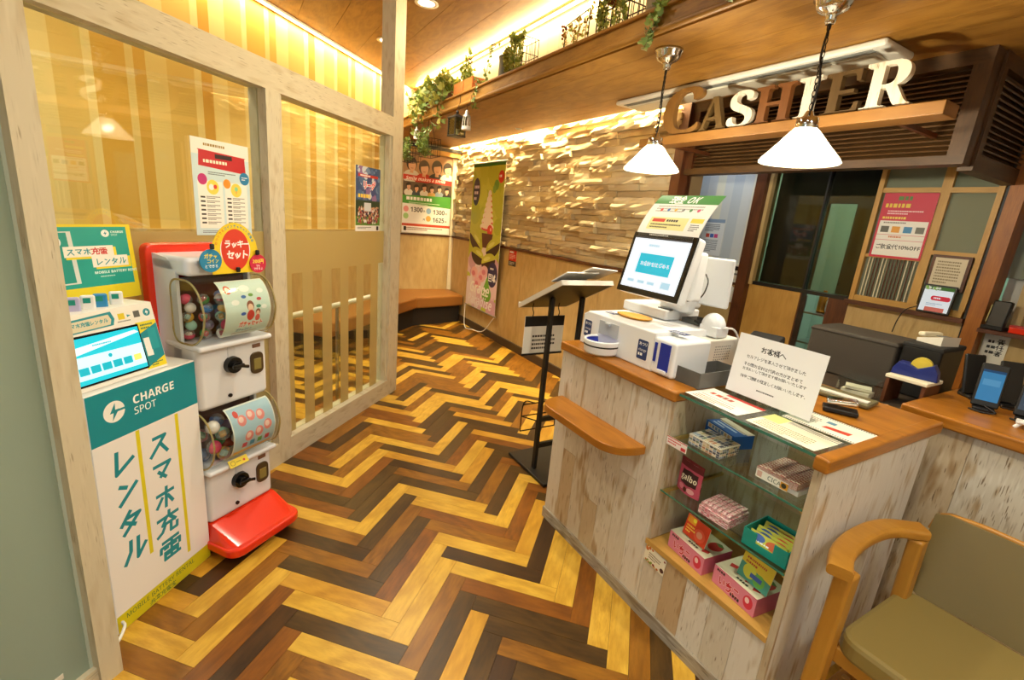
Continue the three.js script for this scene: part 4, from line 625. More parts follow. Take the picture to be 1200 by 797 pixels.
// ───────────────────────── menu stand and hanging notice ─────────────────────────
{
  const g = cthing('menu_stand', 'black two-pole menu stand with a tilted board and wire rack beside the counter', 'menu stand', -0.42, 0, 0.3);
  // local: x = a + 0.42, z = 0.3 - b
  part(g, 'base_plate', rb(0.41, 0.02, 0.36, 0.004, 0, 0.012, -0.02), M.black);
  for (const z of [0.11, -0.1]) part(g, 'pole', rb(0.03, 1.06, 0.022, 0.003, 0.02, 0.54, z), M.black);
  for (const y of [0.17, 0.34]) part(g, 'crossbar', rb(0.024, 0.03, 0.22, 0.003, 0.02, y, 0.005), M.black);
  const ang = Math.atan2(0.19, 0.38), L = 0.425;
  const pl = part(g, 'board', rb(L, 0.02, 0.33, 0.003), M.black); pl.position.set(0.03, 1.085, 0.04); pl.rotation.z = ang;
  const ed = part(g, 'board_rim', [bx(L + 0.012, 0.026, 0.008, 0, 0.003, 0.168), bx(L + 0.012, 0.026, 0.008, 0, 0.003, -0.168), bx(0.008, 0.026, 0.336, L / 2 + 0.004, 0.003, 0), bx(0.008, 0.034, 0.336, -L / 2 - 0.004, 0.007, 0)], std(0xcfcac0, 0.4)); ed.position.copy(pl.position); ed.rotation.z = ang;
  part(g, 'wire_rack', [wire([V3(0.0, 0.44, 0.14), V3(-0.11, 0.4, 0.14), V3(-0.13, 0.2, 0.14)], 0.004), wire([V3(0.0, 0.44, -0.12), V3(-0.11, 0.4, -0.12), V3(-0.13, 0.2, -0.12)], 0.004), rod(V3(-0.13, 0.3, 0.14), V3(-0.13, 0.3, -0.12), 0.004), rod(V3(-0.13, 0.2, 0.14), V3(-0.13, 0.2, -0.12), 0.004), rod(V3(-0.12, 0.38, 0.14), V3(-0.12, 0.38, -0.12), 0.004), rod(V3(-0.13, 0.3, 0.14), V3(0.02, 0.33, 0.12), 0.004), rod(V3(-0.13, 0.3, -0.12), V3(0.02, 0.33, -0.1), 0.004)], M.wireBlack);
  const t = canvasTex(420, 360, (c, w, h) => { rect(c, 0, 0, w, h, '#dcd8cc'); rect(c, 0, 0, w, 96, '#181614'); smallPrint(c, 90, 180, 260, 4, 38, '#2a2622'); });
  const n = cthing('notice_board', 'white notice with black header hanging by hooks under the menu stand', 'notice', -0.5, 0.715, 0.226);
  sheetPart(n, 'notice_print', 0.275, 0.228, t, 0, 0.116, 0, { turn: Math.PI / 2, thick: 0.004 });
  part(n, 'bottom_bar', bx(0.008, 0.012, 0.285, 0, 0.002, 0), M.black);
  for (const z of [0.09, -0.09]) part(n, 'hook', wire([V3(0, 0.225, z), V3(0.008, 0.25, z), V3(0.0, 0.275, z + 0.004), V3(0.003, 0.315, z)], 0.003, 14), M.wireBlack);
  const mt = canvasTex(400, 300, (c, w, h) => { rect(c, 0, 0, w, h, '#e8e4da'); rect(c, 0, 0, w, 70, '#3a6a9a'); rect(c, 20, 90, 160, 100, '#c86a4a'); rect(c, 200, 90, 180, 100, '#d8b04a'); smallPrint(c, 20, 210, 360, 4, 20, '#555'); });
  for (const [x, z, k, why] of [[0.12, 0.05, 0, 'with a blue band'], [0.145, -0.06, 0.2, 'lying half over the other']]) { const p = cw(-0.42 + x, 1.13 + x * 0.5 - 0.025 + k * 0.06 + 0.035, 0.3 - z); const m = sheetThing('pamphlet', 'printed menu pamphlet on the tilted stand board ' + why, 'pamphlet', 0.21, 0.15, mt, p, Math.PI / 2, { tilt: -Math.PI / 2, thick: 0.006 }); m.rotation.set(0, 0, 0); m.quaternion.setFromEuler(new THREE.Euler(0, 0, 0)).multiply(new THREE.Quaternion().setFromEuler(new THREE.Euler(0, 0, ang))).multiply(new THREE.Quaternion().setFromEuler(new THREE.Euler(-Math.PI / 2, 0, Math.PI / 2 + k))); }
}

// ───────────────────────── register on the counter ─────────────────────────
const TOP = 0.941;
const otsuri = canvasTex(160, 220, (c, w, h) => { rect(c, 0, 0, w, h, '#f2f2f2'); c.fillStyle = '#1c3468'; c.beginPath(); c.roundRect(4, 4, w - 8, h - 8, 18); c.fill(); jp(c, 'おつり', 20, 24, 42, '#fff', { weight: 0.13 }); latin(c, 'change', 80, 124, 36, '#fff', { align: 'center', bold: false }); smallPrint(c, 24, 146, 110, 1, 60, '#fff'); });
{
  const g = cthing('change_machine', 'long white automatic change machine with coin cup at the counter front', 'change machine', 0.3, TOP, 0.23);
  // local: x = a - 0.3, z = 0.23 - b ; front at z = +0.16
  part(g, 'body', [ext(shape([[-0.27, 0], [0.17, 0], [0.17, 0.145], [-0.235, 0.145], [-0.262, 0.13]]), 0.325, 0.006).translate(0, 0.006, -0.17)], M.plastic);
  part(g, 'note_unit', [rb(0.11, 0.142, 0.2, 0.012, 0.225, 0.0715, 0.06)], M.plastic);
  part(g, 'note_slot', [bx(0.05, 0.105, 0.004, 0.232, 0.075, 0.161), bx(0.012, 0.075, 0.004, 0.185, 0.085, 0.161)], M.blue); part(g, 'note_lip', bx(0.04, 0.01, 0.01, 0.232, 0.02, 0.165), M.plastic);
  // coin cup
  const cup = part(g, 'coin_cup', lathe([[0.0, 0.003], [0.066, 0.003], [0.074, 0.012], [0.08, 0.06], [0.075, 0.066], [0.069, 0.06], [0.064, 0.03], [0.0, 0.026]], 32).translate(-0.09, 0, 0.19), M.plastic); part(cup, 'cup_lining', lathe([[0.0, 0.028], [0.062, 0.032], [0.068, 0.058]], 32).translate(-0.09, 0, 0.19), std(0x1b2f9a, 0.3, { side: THREE.DoubleSide })); part(cup, 'cup_line', lathe([[0.0775, 0.038], [0.0785, 0.042], [0.078, 0.046]], 32).translate(-0.09, 0, 0.19), M.black);
  part(g, 'coin_chute', [bx(0.12, 0.06, 0.003, -0.09, 0.105, 0.163), rb(0.03, 0.012, 0.02, 0.003, -0.09, 0.128, 0.166)], std(0xb8bcc0, 0.3));
  sheetPart(g, 'label', 0.052, 0.078, otsuri, -0.226, 0.078, 0.1625); sheetPart(g, 'label', 0.058, 0.082, otsuri, 0.12, 0.074, 0.1625);
  const top1 = canvasTex(200, 120, (c, w, h) => { rect(c, 0, 0, w, h, '#1c3468'); smallPrint(c, 20, 30, 150, 2, 40, '#fff'); });
  sheetPart(g, 'label', 0.06, 0.035, top1, -0.17, 0.1585, 0.08, { tilt: -Math.PI / 2 }); sheetPart(g, 'label', 0.08, 0.045, top1, 0.2, 0.1585, 0.06, { tilt: -Math.PI / 2 });
  part(g, 'coin_tray', [lathe([[0, 0.0], [0.07, 0.0], [0.085, 0.008], [0.078, 0.009], [0.066, 0.004], [0, 0.003]], 28).scale(1.1, 1, 0.7).translate(-0.08, 0.1575, 0.03)], std(0xe2a030, 0.35));
  part(g, 'rear_unit', [rb(0.24, 0.128, 0.24, 0.006, 0.115, 0.065, -0.16)], M.offwhite); const dots = []; for (let i = 0; i < 8; i++) for (let j = 0; j < 6; j++) dots.push(bx(0.002, 0.004, 0.004, 0.236, 0.045 + j * 0.011, -0.13 - i * 0.013)); part(g, 'vent', dots, M.grey6);
}
{
  const g = cthing('register_monitor', 'white register touchscreen showing a page with a turquoise button, card banner on top', 'register', 0.27, TOP + 0.158, 0.36);
  // local x = a - 0.27, z = 0.36 - b
  part(g, 'base', [rb(0.27, 0.045, 0.22, 0.008, -0.1, 0.023, -0.05)], M.plastic); part(g, 'printer_slot', bx(0.07, 0.004, 0.02, 0.0, 0.047, 0.03), M.blackMatte);
  part(g, 'neck', [rot(rb(0.16, 0.12, 0.06, 0.015), -0.3).translate(0.02, 0.1, -0.03), rb(0.1, 0.16, 0.05, 0.015, 0.04, 0.14, -0.07)], M.plastic);
  const tilt = -0.24, cy = 0.236, cz = 0.145, cx = 0.005;
  const sp = part(g, 'screen_housing', rot(rb(0.352, 0.272, 0.05, 0.014, 0, 0, -0.028), tilt).translate(cx, cy, cz), M.plastic);
  part(g, 'screen_bezel', rot(rb(0.348, 0.268, 0.008, 0.003, 0, 0, 0), tilt).translate(cx, cy, cz), M.blackGloss);
  const t = canvasTex(660, 500, (c, w, h) => { rect(c, 0, 0, w, h, '#f8fcff'); rect(c, 0, 0, w, 18, '#3a3a3a'); smallPrint(c, 200, 70, 230, 1, 40, '#b8dce8'); rect(c, 130, 160, 400, 190, '#1fc0d4'); jp(c, 'お会計をはじめる', 160, 232, 44, '#ffffff', { weight: 0.12 }); c.fillStyle = '#b8dce8'; for (const x of [70, 200, 320]) c.fillRect(x, 420, 80, 26); c.fillRect(480, 400, 100, 60); });
  const s = part(g, 'screen', new THREE.PlaneGeometry(0.31, 0.226), screenMat(t, 1.7)); s.rotation.x = tilt; s.position.set(cx, cy + 0.004 + 0.0012, cz + 0.0052);
  sheetPart(g, 'screen_sticker', 0.3, 0.012, canvasTex(400, 24, (c, w, h) => { rect(c, 0, 0, w, h, '#2a2a2a'); smallPrint(c, 90, 6, 260, 1, 20, '#ddd'); }), cx, cy + 0.1245, cz - 0.026, { tilt });
  // card banner curving back over the screen
  const bt = canvasTex(720, 420, (c, w, h) => { rect(c, 0, 0, w, h, '#f2f2ee'); poly(c, [[0, 0], [w, 0], [w, 96], [0, 96]], '#3e8c3a'); jp(c, '現金', 170, 6, 84, '#ffffff', { weight: 0.13, italic: 0.12 }); latin(c, 'OK', 360, 84, 92, '#ffffff', { italic: true }); smallPrint(c, 80, 116, 580, 3, 26, '#a8a8a0'); for (let k = 0; k < 6; k++) disc(c, 150 + k * 84, 160, 16, ['#d84a3a', '#3a6ab0', '#e0b030', '#888', '#3a8a4a', '#c83a6a'][k]); rect(c, 90, 240, 440, 130, '#efe6a0'); rect(c, 120, 256, 150, 34, '#d2402a'); smallPrint(c, 290, 262, 200, 1, 44, '#2a2a2a'); smallPrint(c, 120, 310, 380, 2, 28, '#4a4632'); rect(c, 560, 240, 130, 44, '#f0d22a'); smallPrint(c, 576, 300, 100, 4, 18, '#3a3a30'); });
  const bg = new THREE.PlaneGeometry(0.335, 0.2, 1, 10), bp = bg.attributes.position; for (let i = 0; i < bp.count; i++) { const v = (bp.getY(i) + 0.1) / 0.2; bp.setXYZ(i, bp.getX(i), v * 0.17, -0.06 * v - 0.06 * v * v); } bg.computeVertexNormals();
  part(g, 'card_banner', bg.translate(cx, 0.365, 0.112), std(0xffffff, 0.5, { map: bt, side: THREE.DoubleSide }));
  part(g, 'customer_display', [rot(rb(0.13, 0.205, 0.02, 0.01), 0.06, 0.2, 0).translate(0.165, 0.19, -0.06), rb(0.06, 0.2, 0.06, 0.014, 0.14, 0.21, 0.05)], M.plastic);
  part(g, 'cable', wire([V3(0.13, 0.22, -0.03), V3(0.17, 0.19, 0.0), V3(0.165, 0.13, 0.02), V3(0.1, 0.1, 0.02)], 0.003, 24), M.cord);
}
function basket(label, a, h, b, w, d, ht, turn = 0) {
  const g = cthing('tray_basket', label, 'basket', a, h, b, turn); const k = 0.004;
  part(g, 'bottom', bx(w, k, d, 0, k / 2, 0), M.basket); for (const [x, z, ww, dd] of [[0, d / 2, w, k], [0, -d / 2, w, k], [w / 2, 0, k, d], [-w / 2, 0, k, d]]) part(g, 'side', bx(ww, ht, dd, x, ht / 2, z), M.basket); return g;
}
basket('grey woven tray standing beside the glass candy display top', 0.63, TOP, 0.21, 0.105, 0.23, 0.058);
basket('grey woven tray between the register and the barcode scanner', 0.375, TOP + 0.1325, 0.44, 0.11, 0.1, 0.045);
{
  const g = cthing('barcode_scanner', 'white barcode scanner resting in its cradle behind the change machine', 'scanner', 0.48, TOP + 0.1325, 0.4);
  part(g, 'cradle', [rb(0.09, 0.045, 0.075, 0.006, 0, 0.0225, 0)], M.plastic);
  part(g, 'head', [new THREE.SphereGeometry(0.05, 20, 12, 0, Math.PI * 2, 0, Math.PI / 2).scale(1.05, 1.1, 0.8).translate(-0.005, 0.04, 0)], M.plastic); part(g, 'window', rot(rb(0.06, 0.01, 0.05, 0.003), 0, 0, -0.25).translate(-0.05, 0.04, 0.01), M.blackMatte);
  part(g, 'cable', wire([V3(0.045, 0.04, 0), V3(0.07, 0.045, -0.02), V3(0.075, 0.01, -0.06), V3(0.07, -0.08, -0.1)], 0.004, 24), M.white);
}
{
  const g = cthing('card_terminal', 'black card payment terminal with blue screen on a white pedestal', 'card terminal', 0.635, TOP, 0.5, 0.25);
  part(g, 'pedestal', [rb(0.12, 0.07, 0.12, 0.01, 0, 0.035, 0), rb(0.1, 0.02, 0.1, 0.005, 0, 0.08, 0)], M.offwhite); part(g, 'printer', rb(0.1, 0.05, 0.05, 0.008, 0.0, 0.06, 0.06), M.black);
  part(g, 'body', rot(rb(0.125, 0.035, 0.17, 0.008), 0.28).translate(0, 0.13, 0), M.black);
  const t = canvasTex(128, 128, (c2, w, h) => { rect(c2, 0, 0, w, h, '#7a98a4'); rect(c2, 0, 0, w, 20, '#4a6878'); }); const s = part(g, 'screen', new THREE.PlaneGeometry(0.085, 0.09), screenMat(t, 0.7)); s.position.set(0, 0.154, -0.028); s.rotation.x = -Math.PI / 2 + 0.28;
}
// notice in an acrylic holder
{
  const t = canvasTex(1024, 724, (c, w, h) => {
    rect(c, 0, 0, w, h, '#f4f4f6'); jp(c, 'お客様へ', 300, 96, 76, '#26262e', { weight: 0.12 });
    jp(c, 'セルフレジを導入させて頂きました', 150, 228, 44, '#2c2c34', { weight: 0.1 }); jp(c, 'その間お会計は代表の方がまとめて', 140, 322, 44, '#2c2c34', { weight: 0.1 }); jp(c, 'お支払いして頂きます様お願いいたします', 140, 380, 40, '#2c2c34', { weight: 0.1 }); jp(c, '何卒ご理解の程宜しくお願いいたします。', 140, 474, 42, '#2c2c34', { weight: 0.1 }); smallPrint(c, 380, 604, 380, 1, 30, '#3a3a42');
  });
  const g = cthing('notice_holder', 'white laminated notice to customers standing on the glass counter top', 'notice', 0.874, TOP + 0.004, 0.2);
  sheetPart(g, 'notice_print', 0.297, 0.21, t, 0, 0.11, 0.0, { tilt: -0.1, rough: 0.15 });
  part(g, 'acrylic_foot', [rot(bx(0.297, 0.003, 0.05), 0).translate(0, 0.0015, -0.012)], M.clear);
  part(g, 'ring', new THREE.TorusGeometry(0.014, 0.0014, 6, 24).translate(0.12, 0.188, -0.014), M.chrome);
}
// papers under / on the glass
{
  const t1 = canvasTex(400, 260, (c, w, h) => { rect(c, 0, 0, w, h, '#f0ece0'); rect(c, 130, 0, 270, 34, '#c8342a'); smallPrint(c, 60, 70, 260, 1, 76, '#b84a30'); rect(c, 40, 150, 260, 6, '#c8342a'); smallPrint(c, 40, 180, 300, 3, 24, '#b06a50'); });
  const t2 = canvasTex(400, 260, (c, w, h) => { rect(c, 0, 0, w, h, '#efe8cc'); rect(c, 0, 0, 110, 120, '#e8e48a'); for (let k = 0; k < 26; k++) rect(c, 120 + k * 11, 0, 5, 50, '#4a4a4a'); smallPrint(c, 30, 130, 340, 5, 24, '#8a7a4a'); });
  const t3 = canvasTex(400, 260, (c, w, h) => { rect(c, 0, 0, w, h, '#f0ead6'); for (let k = 0; k < 30; k++) rect(c, 6 + k * 13, 4, 8, 12, '#2a2a2a'); for (let k = 0; k < 30; k++) rect(c, 6 + k * 13, h - 20, 7, 14, '#3a3a3a'); poly(c, [[200, 150], [330, 130], [330, 180], [190, 190]], '#c8402a'); rect(c, 170, 60, 50, 40, '#5a8aa0'); smallPrint(c, 30, 70, 120, 5, 26, '#8a8070'); });
  const lay = (label, w, h, t, a, b, k = 0, y = 0) => sheetThing('paper_sheet', label, 'paper', w, h, t, cw(a, TOP - 0.003 + y, b), 0, { tilt: -Math.PI / 2, roll: k, thick: 0.0008 });
  lay('white flyer with red stripe on the glass below the customer notice', 0.21, 0.148, t1, 0.79, 0.1, -0.04); lay('cream price list with yellow patch at the glass edge of the counter', 0.21, 0.148, t2, 1.03, 0.09, -0.03); lay('cream flyer with black dotted border behind the price list', 0.21, 0.148, t3, 1.05, 0.25, 0.03, 0.0022);
}
{ // small desk things
  const g = cthing('hole_punch', 'chrome and black hole punch on the counter behind the notice', 'hole punch', 1.0, TOP, 0.42, 0.5); part(g, 'base', rb(0.1, 0.016, 0.055, 0.004, 0, 0.008, 0), M.black); part(g, 'handle', rot(rb(0.09, 0.02, 0.045, 0.008), 0, 0, 0.12).translate(0, 0.038, 0), M.chrome);
  const k = cthing('pen_tray', 'flat olive pen tray with a white strip at the back of the counter', 'tray', 0.92, TOP, 0.6, 0.12); part(k, 'tray', rb(0.2, 0.014, 0.11, 0.004, 0, 0.007, 0), std(0x6a6242, 0.5)); part(k, 'strip', bx(0.18, 0.004, 0.035, 0, 0.016, 0.02), M.offwhite);
  const b = cthing('printer_box', 'dark brown textured printer cover on the staff desk', 'printer', 0.66, 0.88, 1.3); part(b, 'cover', rb(0.37, 0.215, 0.26, 0.012, 0, 0.1075, 0), std(0x3c352c, 0.75)); part(b, 'top_seam', rb(0.375, 0.012, 0.265, 0.005, 0, 0.2, 0), std(0x332c25, 0.75));
  const n = cthing('black_case', 'plain black case standing right of the printer cover', 'case', 0.925, 0.88, 1.3); part(n, 'body', rb(0.14, 0.22, 0.24, 0.01, 0, 0.11, 0), M.black); part(n, 'lid', rb(0.144, 0.02, 0.244, 0.006, 0, 0.222, 0), M.blackMatte);
  const ph = cthing('telephone', 'small cream telephone on the black case', 'telephone', 0.93, 1.112, 1.3, -0.3); part(ph, 'body', ext(shape([[-0.05, 0], [0.05, 0], [0.05, 0.04], [-0.05, 0.015]]), 0.1).translate(0, 0, -0.05), M.offwhite); part(ph, 'handset', rb(0.03, 0.02, 0.11, 0.008, -0.035, 0.034, 0), M.cream); part(ph, 'keys', bx(0.03, 0.002, 0.05, 0.02, 0.036, 0), M.grey6);
  const c = cthing('plastic_box', 'clear plastic box full of receipts on the staff desk', 'plastic box', 0.84, 0.882, 0.92, 0.1); part(c, 'box', rb(0.13, 0.075, 0.1, 0.006, 0, 0.0375, 0), M.clear); part(c, 'receipts', [bx(0.1, 0.02, 0.07, 0, 0.015, 0), rot(bx(0.09, 0.012, 0.06, 0, 0.035, 0), 0, 0.3)], M.cream); part(c, 'lid', rb(0.134, 0.008, 0.104, 0.003, 0, 0.078, 0), M.clear);
  const pp = cthing('paper_pile', 'pinkish paper slips beside the clear box on the staff desk', 'paper slips', 0.95, 0.88, 0.85, 0.4); part(pp, 'slips', [bx(0.09, 0.006, 0.06, 0, 0.003, 0), rot(bx(0.08, 0.006, 0.06, 0, 0.009, 0), 0, 0.3)], std(0xc8a888, 0.7));
  const st = cthing('tape_stand', 'narrow dark wood stand with a cream top carrying the tape dispenser', 'stand', 0.975, 0.88, 1.03); part(st, 'top', rb(0.14, 0.014, 0.15, 0.003, 0, 0.113, 0), M.cream); for (const x of [-0.06, 0.06]) part(st, 'side', uvm(bx(0.012, 0.106, 0.14, x, 0.053, 0), true), M.dark);
  const tp = cthing('tape_dispenser', 'blue tape dispenser with a yellow tape roll', 'tape dispenser', 0.975, 1.0, 1.03, 0.15); part(tp, 'body', ext(shape([[-0.07, 0], [0.07, 0], [0.065, 0.03], [0.05, 0.055], [0.005, 0.03], [-0.03, 0.045], [-0.055, 0.045], [-0.068, 0.02]]), 0.045, 0.004).translate(0, 0.004, -0.022), M.tapeBlue); part(tp, 'tape_roll', merge([new THREE.CylinderGeometry(0.034, 0.034, 0.02, 28, 1).rotateX(Math.PI / 2).translate(0.012, 0.05, 0), new THREE.CylinderGeometry(0.018, 0.018, 0.024, 20, 1).rotateX(Math.PI / 2).translate(0.012, 0.05, 0)]), std(0xd8c040, 0.4));
}
// handheld terminals on the side counter
{
  const t = canvasTex(120, 200, (c, w, h) => { rect(c, 0, 0, w, h, '#4aa0d8'); rect(c, 0, 0, w, 16, '#2a5a88'); rect(c, 14, 60, 92, 40, '#6ab8e8'); }), t2 = canvasTex(120, 200, (c, w, h) => { rect(c, 0, 0, w, h, '#4a5a6a'); rect(c, 20, 60, 80, 30, '#b84a3a'); rect(c, 20, 110, 80, 60, '#6a7a88'); });
  const term = (label, a, b, turn, scr) => { const g = cthing('handheld_terminal', label, 'handheld terminal', a, 0.948, b, turn, 'ordering terminals on the side counter'); part(g, 'stand', [rot(rb(0.06, 0.012, 0.06, 0.004, 0, 0.006, 0)), rot(bx(0.03, 0.06, 0.006), 0.5).translate(0, 0.03, -0.03)], M.black); part(g, 'body', rot(rb(0.075, 0.16, 0.014, 0.006, 0, 0.08, 0), -0.25).translate(0, 0.012, 0), M.black); if (scr) { const s = part(g, 'screen', new THREE.PlaneGeometry(0.06, 0.115), screenMat(scr, 0.9)); s.position.set(0, 0.091, -0.0115); s.rotation.x = -0.25; } part(g, 'charging_cable', wire([V3(0.0, 0.02, 0.02), V3(0.03, 0.008, 0.05), V3(0.0, 0.004, 0.06), V3(-0.04, 0.004, 0.04)], 0.003, 20), M.cord); return g; };
  term('dark handheld ordering terminal at the left end of the row', 1.115, 1.19, 0.95); term('dark handheld ordering terminal second in the row, turned aside', 1.215, 1.2, 0.75); term('handheld ordering terminal with a lit blue screen', 1.195, 1.03, 0.3, t); term('handheld ordering terminal with a grey and red screen', 1.305, 1.05, 0.2, t2);
  const w = cthing('white_easel', 'small white plastic easel at the edge of the side counter', 'easel', 1.36, 0.948, 0.95, 0.2); part(w, 'leg', [rod(V3(-0.06, 0, 0.03), V3(0, 0.08, 0), 0.006), rod(V3(0.06, 0, 0.03), V3(0, 0.08, 0), 0.006)], M.white); part(w, 'rest', rb(0.12, 0.008, 0.05, 0.003, 0, 0.02, 0.01), M.white);
}
// kitchen front things
{
  const B = 2.1;
  const off = canvasTex(420, 590, (c, w, h) => { rect(c, 0, 0, w, h, '#c8143c'); smallPrint(c, 120, 30, 180, 1, 70, '#4a7a2a'); smallPrint(c, 30, 96, 370, 1, 70, '#e8c83a'); smallPrint(c, 60, 158, 300, 2, 22, '#f6d8d8'); smallPrint(c, 30, 214, 360, 1, 40, '#f2d85a'); rect(c, 18, 250, w - 36, 320, '#f2efe8'); smallPrint(c, 50, 262, 320, 1, 22, '#7a6a6a'); for (const [x, f] of [[40, '#5a5a52'], [130, '#e8a030'], [225, '#3a8ac0'], [320, '#6a6a62']]) rect(c, x, 300, 66, 56, f); rect(c, 18, 376, w - 36, 3, '#c8143c'); smallPrint(c, 120, 388, 180, 1, 30, '#c86a3a'); rect(c, 18, 424, w - 36, 3, '#c8143c'); jp(c, 'ご飲食代', 32, 464, 46, '#2a2a2a', { weight: 0.11 }); latin(c, '10%OFF', 220, 504, 46, '#2a2a2a'); });
  sheetThing('poster', 'crimson discount poster reading 10% OFF on the wooden grid window', 'poster', 0.262, 0.375, off, cw(0.378, 1.632, B - 0.02), 0);
  const np = canvasTex(300, 420, (c, w, h) => { rect(c, 0, 0, w, h, '#dfe6ee'); rect(c, 0, 0, w, 40, '#8aa0c0'); smallPrint(c, 30, 60, 230, 5, 18, '#5a6a80'); rect(c, 60, 170, 50, 44, '#c84a3a'); rect(c, 120, 170, 50, 44, '#4a6ac0'); rect(c, 180, 170, 50, 44, '#c84a8a'); smallPrint(c, 30, 240, 230, 8, 18, '#6a7a90'); });
  sheetThing('notice', 'pale blue printed notice on the cool striped wall behind the register', 'notice', 0.2, 0.29, np, cw(-0.92, 1.47, B - 0.002), 0);
  for (const [a, h, l] of [[-0.745, 1.225, 'upper left wall switch panel with dark display on the striped wall'], [-0.635, 1.22, 'upper right wall switch panel with dark display beside the red post'], [-0.72, 1.06, 'lower grey wall switch panel on the beige wainscot']]) { const g = cthing('wall_switch', l, 'switch panel', a, h - 0.055, B - 0.001, 0, 'wall controls'); part(g, 'plate', rb(0.085, 0.12, 0.014, 0.004, 0, 0.06, 0.007), M.offwhite); part(g, 'display', bx(0.06, 0.032, 0.003, 0, 0.085, 0.015), M.black); part(g, 'button', bx(0.05, 0.014, 0.003, 0, 0.04, 0.015), M.grey6); }
  { const g = cthing('intercom_handset', 'white intercom handset on the beige wainscot beside the red post', 'intercom', -0.633, 0.98, B - 0.001); part(g, 'cradle', rb(0.06, 0.12, 0.02, 0.005, 0, 0.06, 0.01), M.offwhite); part(g, 'handset', rb(0.03, 0.13, 0.025, 0.01, 0, 0.065, 0.028), M.white); }
  { const g = cthing('order_tablet', 'order tablet with a lit menu screen on the window sill', 'tablet', 0.645, 1.167, B - 0.055, 0, ''); const t = canvasTex(300, 300, (c, w, h) => { rect(c, 0, 0, w, h, '#f2f6f6'); rect(c, 0, 0, w, 40, '#3a6a2a'); for (let k = 0; k < 20; k++) disc(c, rr(0, 160), rr(0, 40), 14, pick(['#6a9a3a', '#8ab04a', '#d8d8c0'])); c.fillStyle = '#d8243c'; c.beginPath(); c.roundRect(90, 110, 200, 56, 26); c.fill(); smallPrint(c, 120, 128, 130, 1, 34, '#fff'); rect(c, 60, 250, 200, 50, '#d86a5a'); smallPrint(c, 60, 200, 180, 2, 18, '#9ab'); }); part(g, 'body', rot(rb(0.15, 0.16, 0.012, 0.006, 0, 0.08, 0), -0.12), M.black); const s = part(g, 'screen', new THREE.PlaneGeometry(0.13, 0.138), screenMat(t, 1.2)); s.position.set(0, 0.0805, 0.0006 - 0.003 + 0.0); s.rotation.x = -0.12; part(g, 'cable', wire([V3(-0.07, 0.03, -0.0), V3(-0.11, 0.0, 0.03), V3(-0.13, -0.06, 0.04), V3(-0.14, -0.14, 0.04)], 0.003, 20), M.cord); delete g.userData.group; s.position.z = 0.0075 - 0.0097 + 0.0; }
  { const g = cthing('framed_document', 'brown framed certificate behind the order tablet', 'framed document', 0.65, 1.3, B - 0.02); part(g, 'frame', bx(0.17, 0.19, 0.012, 0, 0.095, 0), M.dark); sheetPart(g, 'certificate', 0.14, 0.16, canvasTex(200, 220, (c, w, h) => { rect(c, 0, 0, w, h, '#d8ccb0'); smallPrint(c, 20, 24, 160, 8, 22, '#8a7a5a'); }), 0, 0.095, 0.0068); }
  { const t = canvasTex(150, 330, (c, w, h) => { rect(c, 0, 0, w, h, '#eceade'); jp(c, '責任者', 84, 40, 46, '#2a2a2a', { vertical: true, weight: 0.12 }); smallPrint(c, 30, 60, 34, 4, 44, '#3a3a3a'); }); sheetThing('notice', 'white vertical name card of the person in charge on the beige wall', 'notice', 0.1, 0.215, t, cw(0.91, 1.005, B + 0.056), 0); }
  { const g = cthing('cordless_phone', 'dark cordless phone standing on the wall shelf beside the wooden column', 'phone', 0.9, 1.136, B - 0.01, -0.2); part(g, 'body', rot(rb(0.075, 0.15, 0.03, 0.008, 0, 0.075, 0), -0.1), M.black); part(g, 'side_stripe', rot(bx(0.004, 0.09, 0.02, -0.038, 0.08, 0.006), -0.1), std(0xd8c880, 0.4)); part(g, 'cradle', rb(0.09, 0.02, 0.06, 0.005, 0, 0.01, 0), M.blackMatte); }
  { const g = cthing('red_box', 'small red box on the wall shelf', 'box', 1.0, 1.136, B - 0.01); part(g, 'body', rb(0.08, 0.03, 0.06, 0.004, 0, 0.015, 0), M.red); part(g, 'lid', rb(0.084, 0.01, 0.064, 0.003, 0, 0.034, 0), std(0xb01c10, 0.4)); }
  { const g = cthing('rice_cooker', 'white rice cooker on the kitchen rack', 'rice cooker', 0.0, 1.007, 2.43); part(g, 'body', rb(0.14, 0.11, 0.14, 0.03, 0, 0.055, 0, 3), M.white); part(g, 'lid', rb(0.13, 0.03, 0.13, 0.014, 0, 0.12, 0, 3), M.white); const p = cthing('steel_pan', 'steel pan on the lower shelf of the kitchen rack', 'pan', -0.01, 0.787, 2.42); part(p, 'bowl', lathe([[0, 0], [0.08, 0], [0.1, 0.06], [0.105, 0.06], [0.085, 0.004], [0, 0.004]]), M.steel); part(p, 'handle', rod(V3(0.09, 0.05, 0), V3(0.15, 0.06, 0), 0.006), M.black); const q = cthing('sauce_bottle', 'orange-capped sauce bottle on the kitchen rack', 'bottle', -0.1, 1.007, 2.4); part(q, 'bottle', lathe([[0, 0], [0.028, 0], [0.03, 0.01], [0.03, 0.11], [0.012, 0.14], [0, 0.14]], 16), std(0xc88a28, 0.3)); part(q, 'cap', cyl(0.013, 0.013, 0.02, 0, 0.15, 0, 12), std(0xe07a18, 0.4)); }
}

